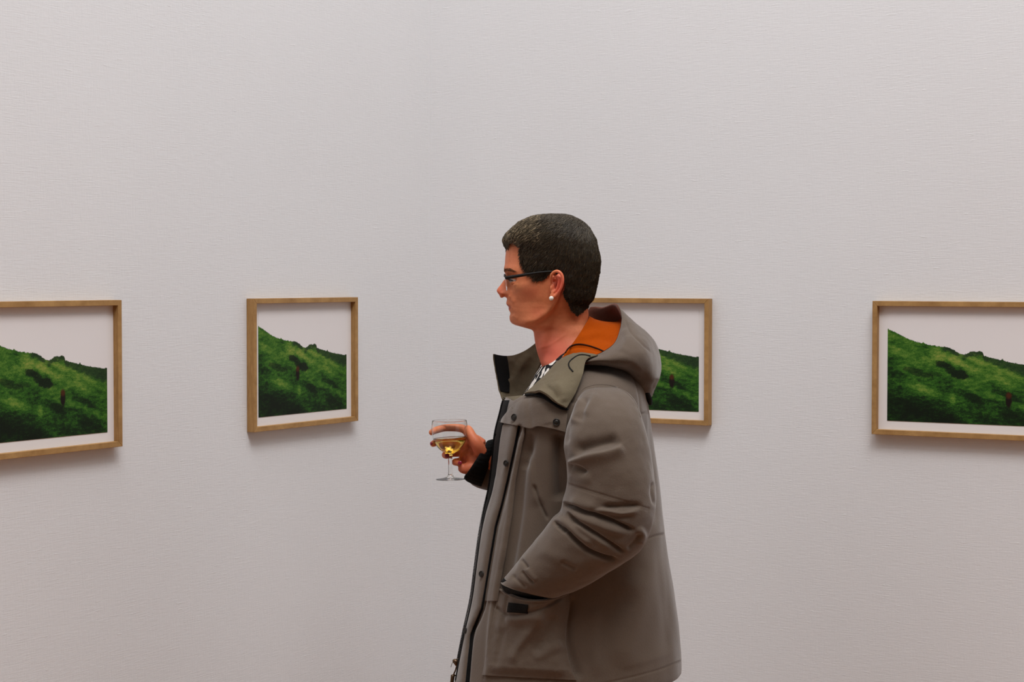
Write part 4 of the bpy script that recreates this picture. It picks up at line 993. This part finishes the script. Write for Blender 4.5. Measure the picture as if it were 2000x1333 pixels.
A = z3([(993, 1177.5), (991, 1188), (990, 1197)]); B = z3([(1031, 1183), (1031, 1190), (1030, 1199.5)])
G = sheet(A, B, 12, 20); G = onsurf(G, lambda a, b, o: (a, b, surf(pbvh, a, b, o)), .0035); sheet_obj('hook_tab', G, M['black'], .002, label='black hook-and-loop tab on the pocket')
lip = crl([(977, 1152), (990, 1161), (1010, 1170), (1040, 1175), (1070, 1173), (1095, 1166), (1110, 1160)], 40)
pts = P3([(a, b, surf(pbvh, a, b + 3, .001)) for a, b in lip]); V, F = tube(pts, .0022, 8, 80); mesh_obj('pocket_edge', V, F, M['jacket'], parka)

# collar: near flap folded open, far flap standing with its black hook strip
A0 = [(1120, 690), (1094, 702), (1068, 727), (1044, 752), (1023, 769)]; B0 = [(1165, 694), (1143, 703), (1136, 732), (1122, 768), (1107, 797)]
offA = [.012, .012, .010, .010, .008]; offB = [.015, .016, .016, .014, .010]
tb2 = lambda a, b, o: surf(tbvh, a, b, o)
A = [(1120, 690, -.098), (1094, 702, -.094), (1068, 727, -.115), (1044, 752, -.130), (1023, 769, -.122)]
B = [(1168, 694, -.138), (1146, 703, -.150), (1138, 732, tb2(1138, 745, .014)), (1124, 768, tb2(1124, 768, .014)), (1107, 797, tb2(1107, 797, .016))]
Mid = [(1145, 689, -.128), (1124, 699, -.138), (1106, 728, -.168), (1086, 756, -.190), (1064, 777, tb2(1066, 786, .02))]
G = sheet(A, B, 90, 60, Mid)
ys = np.array([[surf(tbvh, G[i, j, 0], max(G[i, j, 1], 700), .008) for j in range(60)] for i in range(90)])
G[:, :, 1] -= 9 * (np.linspace(0, 1, 90) ** 3)[:, None] * (np.sin(np.pi * np.clip(np.linspace(0, 1, 60) / .8, 0, 1)))[None, :]
co_, CVv, CFf = sheet_obj('collar', G, M['olive'], .005, nz=.0015, label='near collar flap folded open', st=[([(1062, 752), (1078, 762), (1090, 782)], -4, 7, 5, .2), ([(1085, 745), (1098, 765), (1102, 788)], 3.5, 7, 8, .2), ([(1045, 764), (1064, 770), (1084, 786)], 3, 6, 6, .2)])
cobvh = bvh_of(CVv, CFf.tolist())
A = [(966.5, 692, .060), (969, 715, .062), (974, 742, .060), (979, 765, .055), (985, 782, .045)]
B = [(1052, 664, .112), (1056, 694, .105), (1050, 722, .098), (1036, 752, .085), (1018, 780, .06)]
Mid = [(1010, 687, .122), (1014, 708, .115), (1014, 735, .105), (1009, 762, .085), (1002, 785, .06)]
G = sheet(A, B, 60, 60, Mid); G[:, :, 1] -= 5 * np.sin(np.linspace(0, np.pi, 60))[None, :] * (1 - np.linspace(0, 1, 60))[:, None] * -1.0
sheet_obj('collar', G, M['olive'], .005, nz=.0025, label='far collar flap standing up', st=[([(1040, 690), (1015, 720), (1000, 760)], 3, 8, 8, .2), ([(1000, 705), (998, 740)], -2, 6, 6, .2)])
G2 = G[:48, :17].copy(); G2[:, :, 2] -= .0022; G2[:, 0, 0] -= .6
sheet_obj('hook_strip', G2, M['black'], .0022, label='black hook-and-loop strip on the far collar')
# small piece of far front below the far collar
A = [(981, 776, .02), (984, 795, .0), (978, 812, -.01)]; B = [(1024, 772, -.06), (1012, 786, -.1), (1000, 797, -.12)]
G = sheet(A, B, 20, 24); sheet_obj('front_facing', G, M['olive'], .003)
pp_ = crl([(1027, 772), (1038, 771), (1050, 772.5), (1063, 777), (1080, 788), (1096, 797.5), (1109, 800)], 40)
V, F = tube(P3([(a, b, surf(tbvh, a, b, .0095)) for a, b in pp_]), .0026, 8, 80); mesh_obj('collar_edge_tube', V, F, M['black'], parka)  # thin black tube following the near collar's lower edge
# draw cord loop
pts = P3([(a, b, surf(cobvh, a, b, .0015)) for a, b in [(1153, 695.5), (1142, 693.5), (1131, 693.8), (1121, 699), (1113, 706), (1110.5, 712), (1113, 719), (1119, 726)]])
V, F = tube(pts, .0014, 8, 60); mesh_obj('drawcord', V, F, M['zip'], parka)

# hood lying on the back
HOOD = [
 [(1085, 705, -.085), (1088, 708, -.095), (1092, 711, -.098), (1100, 714, -.095), (1110, 716, -.085)],
 [(1140, 704, -.128), (1140, 706, -.136), (1141, 708, -.136), (1145, 711, -.12), (1150, 714, -.09)],
 [(1157, 697, -.132), (1160, 702, -.146), (1164, 707, -.146), (1170, 712, -.128), (1175, 716, -.09)],
 [(1179, 687, -.126), (1189, 696, -.150), (1197, 706, -.154), (1202, 714, -.135), (1200, 720, -.09)],
 [(1200, 671, -.108), (1215, 681, -.146), (1226, 698, -.160), (1232, 714, -.145), (1222, 728, -.09)],
 [(1210.5, 647, -.080), (1233, 661, -.122), (1252, 688, -.142), (1256, 726, -.132), (1240, 748, -.085)],
 [(1214.5, 620, -.040), (1241, 640, -.075), (1270, 678, -.095), (1280, 742, -.088), (1262, 776, -.05)],
 [(1209, 599.5, 0), (1236, 627.5, 0), (1277, 664, 0), (1292, 720, 0), (1273, 774, .0)],
 [(1199, 594.5, .050), (1226, 636, .075), (1266, 685, .088), (1278, 742, .085), (1260, 772, .05)],
 [(1178, 601.5, .092), (1204, 648, .110), (1240, 695, .125), (1250, 728, .122), (1240, 748, .085)],
 [(1161, 600.5, .118), (1172, 652, .125), (1200, 702, .130), (1215, 720, .125), (1220, 728, .09)],
 [(1149, 607, .128), (1142, 662, .130), (1165, 704, .130), (1175, 716, .12), (1190, 720, .09)],
 [(1128, 640, .120), (1115, 680, .126), (1130, 706, .135), (1140, 715, .115), (1150, 716, .085)],
 [(1100, 684, .090), (1088, 698, .11), (1095, 711, .11), (1105, 716, .10), (1115, 718, .08)]]
HG = np.array(HOOD, float)
NPH, NTT = 200, 90
tmp = np.stack([cr(HG[:, k], NPH) for k in range(HG.shape[1])], 1)
HGd = np.stack([cr(tmp[i], NTT) for i in range(NPH)], 0)
V = P3(HGd.reshape(-1, 3)); F = gridF(NPH, NTT); N = vnorm(V, F)
cc = P(1190, 690, 0); 
if (N * (V - cc)).sum() < 0: F = F[:, ::-1].copy(); N = -N
Vr = V.copy()
V = V + N * (.0018 * fnoise(V, 20, 3, 6.6))[:, None] * np.tile(np.minimum(np.linspace(0, 4, NTT), 1), NPH)[:, None]
V = strokes(V, N, [([(1222, 625), (1230, 648), (1250, 668), (1272, 690)], -2, 2, 2, .1), ([(1200, 700), (1235, 715), (1262, 760)], 3, 10, 10, .2), ([(1216, 640), (1225, 665), (1215, 690)], 3, 8, 10, .2), ([(1250, 680), (1270, 720), (1278, 755)], 3, 10, 14, .2), ([(1285, 740), (1278, 755), (1280, 768)], -3, 5, 5, .2)])
hood = mesh_obj('hood', V, F, M['jacket'], parka); solid(hood, .004, -1); tag(hood, 'taupe hood lying on the back')
Vl = Vr - N * .0065; Vl = Vl.reshape(NPH, NTT, 3); VR = Vr.reshape(NPH, NTT, 3); ed_ = VR[:, 0] - VR[:, 2]; ed_ /= np.linalg.norm(ed_, axis=1, keepdims=True); NR = N.reshape(NPH, NTT, 3)[:, 0]
Vl[:, 2] = VR[:, 0] - NR * .0055 + ed_ * .0008; Vl[:, 1] = VR[:, 0] - NR * .0030 + ed_ * .0022; Vl[:, 0] = VR[:, 0] + NR * .0002 + ed_ * .0016
kf = 14
mesh_obj('hood_facing', Vl[:, :kf + 1].reshape(-1, 3), gridF(NPH, kf + 1), M['facing'], hood)
lin = mesh_obj('hood_lining', Vl[:, kf:].reshape(-1, 3), gridF(NPH, NTT - kf), M['orange'], hood); tag(lin, 'orange hood lining')
# inner neck lining between hood and neck
A = [(1151, 618, .040), (1151, 620, .0), (1146, 630, -.030), (1133, 650, -.054), (1118, 672, -.066), (1104, 690, -.074), (1097, 699, -.077)]
B = [(1214, 626, .060), (1216, 631, -.015), (1211, 655, -.070), (1200, 672, -.098), (1180, 688, -.114), (1150, 698, -.115), (1125, 704, -.105)]
Mid = [(1181, 628, .060), (1183, 634, -.005), (1178, 660, -.050), (1166, 675, -.078), (1149, 688, -.090), (1128, 698, -.092), (1112, 703, -.09)]
G = sheet(A, B, 90, 50, Mid); V = P3(G.reshape(-1, 3)); F = gridF(90, 50); N = vnorm(V, F)
if N[:, 2].mean() < 0: N = -N; F = F[:, ::-1].copy()
V = strokes(V, N * np.array([1, 1, 1]), [([(1108, 684), (1130, 679), (1155, 682), (1178, 690)], -3, 2.5, 3.5, .05), ([(1128, 660), (1160, 652), (1190, 650)], 3, 8, 8, .2), ([(1150, 664), (1175, 662), (1200, 668)], -2, 6, 6, .2)])
V = V + N * (.0015 * fnoise(V, 26, 3, 8.1))[:, None]
nbv = bvh_of(V, F.tolist()); sm_ = crl([(1104, 689.5), (1110, 681), (1118, 675), (1132, 672.6), (1150, 675.6), (1168, 681.6), (1180, 687)], 40)
V3, F3 = tube(P3([(a, b, surf(nbv, a, b, .0006)) for a, b in sm_]), .0015, 8, 80); mesh_obj('lining_seam', V3, F3, M['seam'], parka)
nl = mesh_obj('neck_lining', V, F, M['orange'], parka); solid(nl, .003, -1); tag(nl, 'orange lining behind the neck')
V, F = tube([P(1262, 766, -.06), P(1268, 780, -.055), P(1270, 790, -.05)], [.006, .006, .004], 8, 12); mesh_obj('hood_toggle', V, F, M['zip'], hood)

# ------------------------------------------------------------------ wine glass (held by the visitor, top level)
def lathe(prof, n=72):
    prof = np.array(prof); a = np.linspace(0, 2 * np.pi, n, endpoint=False)
    V = np.stack([np.outer(prof[:, 0], np.cos(a)), np.outer(prof[:, 0], np.sin(a)), np.outer(prof[:, 1], np.ones(n))], -1).reshape(-1, 3)
    return V, gridF(len(prof), n, True).tolist()
H0 = P(GX, GV, GY)
k = PX * 1000                                              # mm per photo pixel
outer = [(0.0003, 0), (.0285, .0), (.0292, .0007), (.0285, .0014), (.020, .0028), (.010, .0048), (.0056, .0085), (.0044, .014), (.0041, .026), (.0044, .042), (.0056, .050), (.0095, .0545), (.0165, .0585), (.0240, .0650), (.0305, .0740), (.0348, .0845), (.0372, .0960), (.0378, .1060), (.0370, .1150), (.0358, .1222)]
inner = [(.0350, .1222), (.0363, .1150), (.0371, .1060), (.0365, .0960), (.0341, .0847), (.0298, .0745), (.0233, .0658), (.0155, .0597), (.008, .0566), (.0003, .0556)]
oc = cr(outer, 110); rimc = [(.0356, .1226), (.0352, .1226)]; ic = cr(inner, 60)
V, F = lathe(np.vstack([oc, rimc, ic]))
F = orient(V, F)
gmesh = mesh_obj('wine_glass', V, F, M['glass'])
gmesh.matrix_world = PERSON_MAT @ Matrix.Translation(Vector(H0)) @ Matrix.Rotation(R(-1.0), 4, 'Y')
tag(gmesh, 'small stemmed wine glass with white wine, held in the hand', 'wine glass')
wl = .0870
wi = ic[ic[:, 1] < wl - .0006][::-1] * np.array([1.0, 1.0]); wr = np.interp(wl, ic[::-1, 1], ic[::-1, 0])
wp = np.vstack([wi + np.array([.00012, -.0001]) * np.array([1, 1]), [(wr + .00012, wl)], [(wr * .97, wl - .0006)], [(wr * .6, wl - .0007)], [(.0003, wl - .0007)]]); wp[0, 0] = .0003
V, F = lathe(wp); F = orient(V, F)
tl = np.clip(V[:, 2] / wl, 0, 1) ** 6; V[:, 2] += tl * (V[:, 0] * .05 + V[:, 1] * -.03)
wine = mesh_obj('wine', V, F, M['wine'], gmesh); tag(wine, 'pale yellow wine')

# ------------------------------------------------------------------ light: broad gallery ceiling light + soft ambient
def area(name, loc, size, power, col=(1, 1, 1), rot=(0, 0, 0), sizey=None):
    l = bpy.data.lights.new(name, 'AREA'); l.energy = power; l.color = col; l.size = size; l.shape = 'RECTANGLE'; l.size_y = sizey or size
    o = bpy.data.objects.new(name, l); COL.objects.link(o); o.location = loc; o.rotation_euler = rot; return o
area('track_light_left', (-3.2, -3.2, 7.6), 6.0, 281, (1.0, 1.0, 1.012), (R(26), 0, 0), 1.7)
area('track_light_right', (-3.2, -3.2, 7.6), 1.7, 281, (1.0, 1.0, 1.012), (0, R(-26), 0), 6.0)
w = bpy.data.worlds.new('World'); SC.world = w; w.use_nodes = True
w.node_tree.nodes['Background'].inputs[0].default_value = (1, .97, .97, 1); w.node_tree.nodes['Background'].inputs[1].default_value = 0.055

# ------------------------------------------------------------------ camera
cd = bpy.data.cameras.new('camera'); cam = bpy.data.objects.new('camera', cd); COL.objects.link(cam)
cd.sensor_width = 36; cd.lens = FPX * 36 / 2000; cd.clip_start = .05; cd.clip_end = 100
fw = Vector((sa * cp, ca * cp, -sp)); rt = Vector((ca, -sa, 0)); up = rt.cross(fw)
r2 = rt * math.cos(ROLL) + up * math.sin(ROLL); u2 = up * math.cos(ROLL) - rt * math.sin(ROLL)
cam.matrix_world = Matrix(((r2.x, u2.x, -fw.x, CAM[0]), (r2.y, u2.y, -fw.y, CAM[1]), (r2.z, u2.z, -fw.z, CAM[2]), (0, 0, 0, 1)))
SC.camera = cam
cd.shift_y = 0.0
vs = SC.view_settings; vs.view_transform = 'Standard'; vs.look = 'None'; vs.exposure = 0; vs.gamma = 1; vs.use_curve_mapping = False
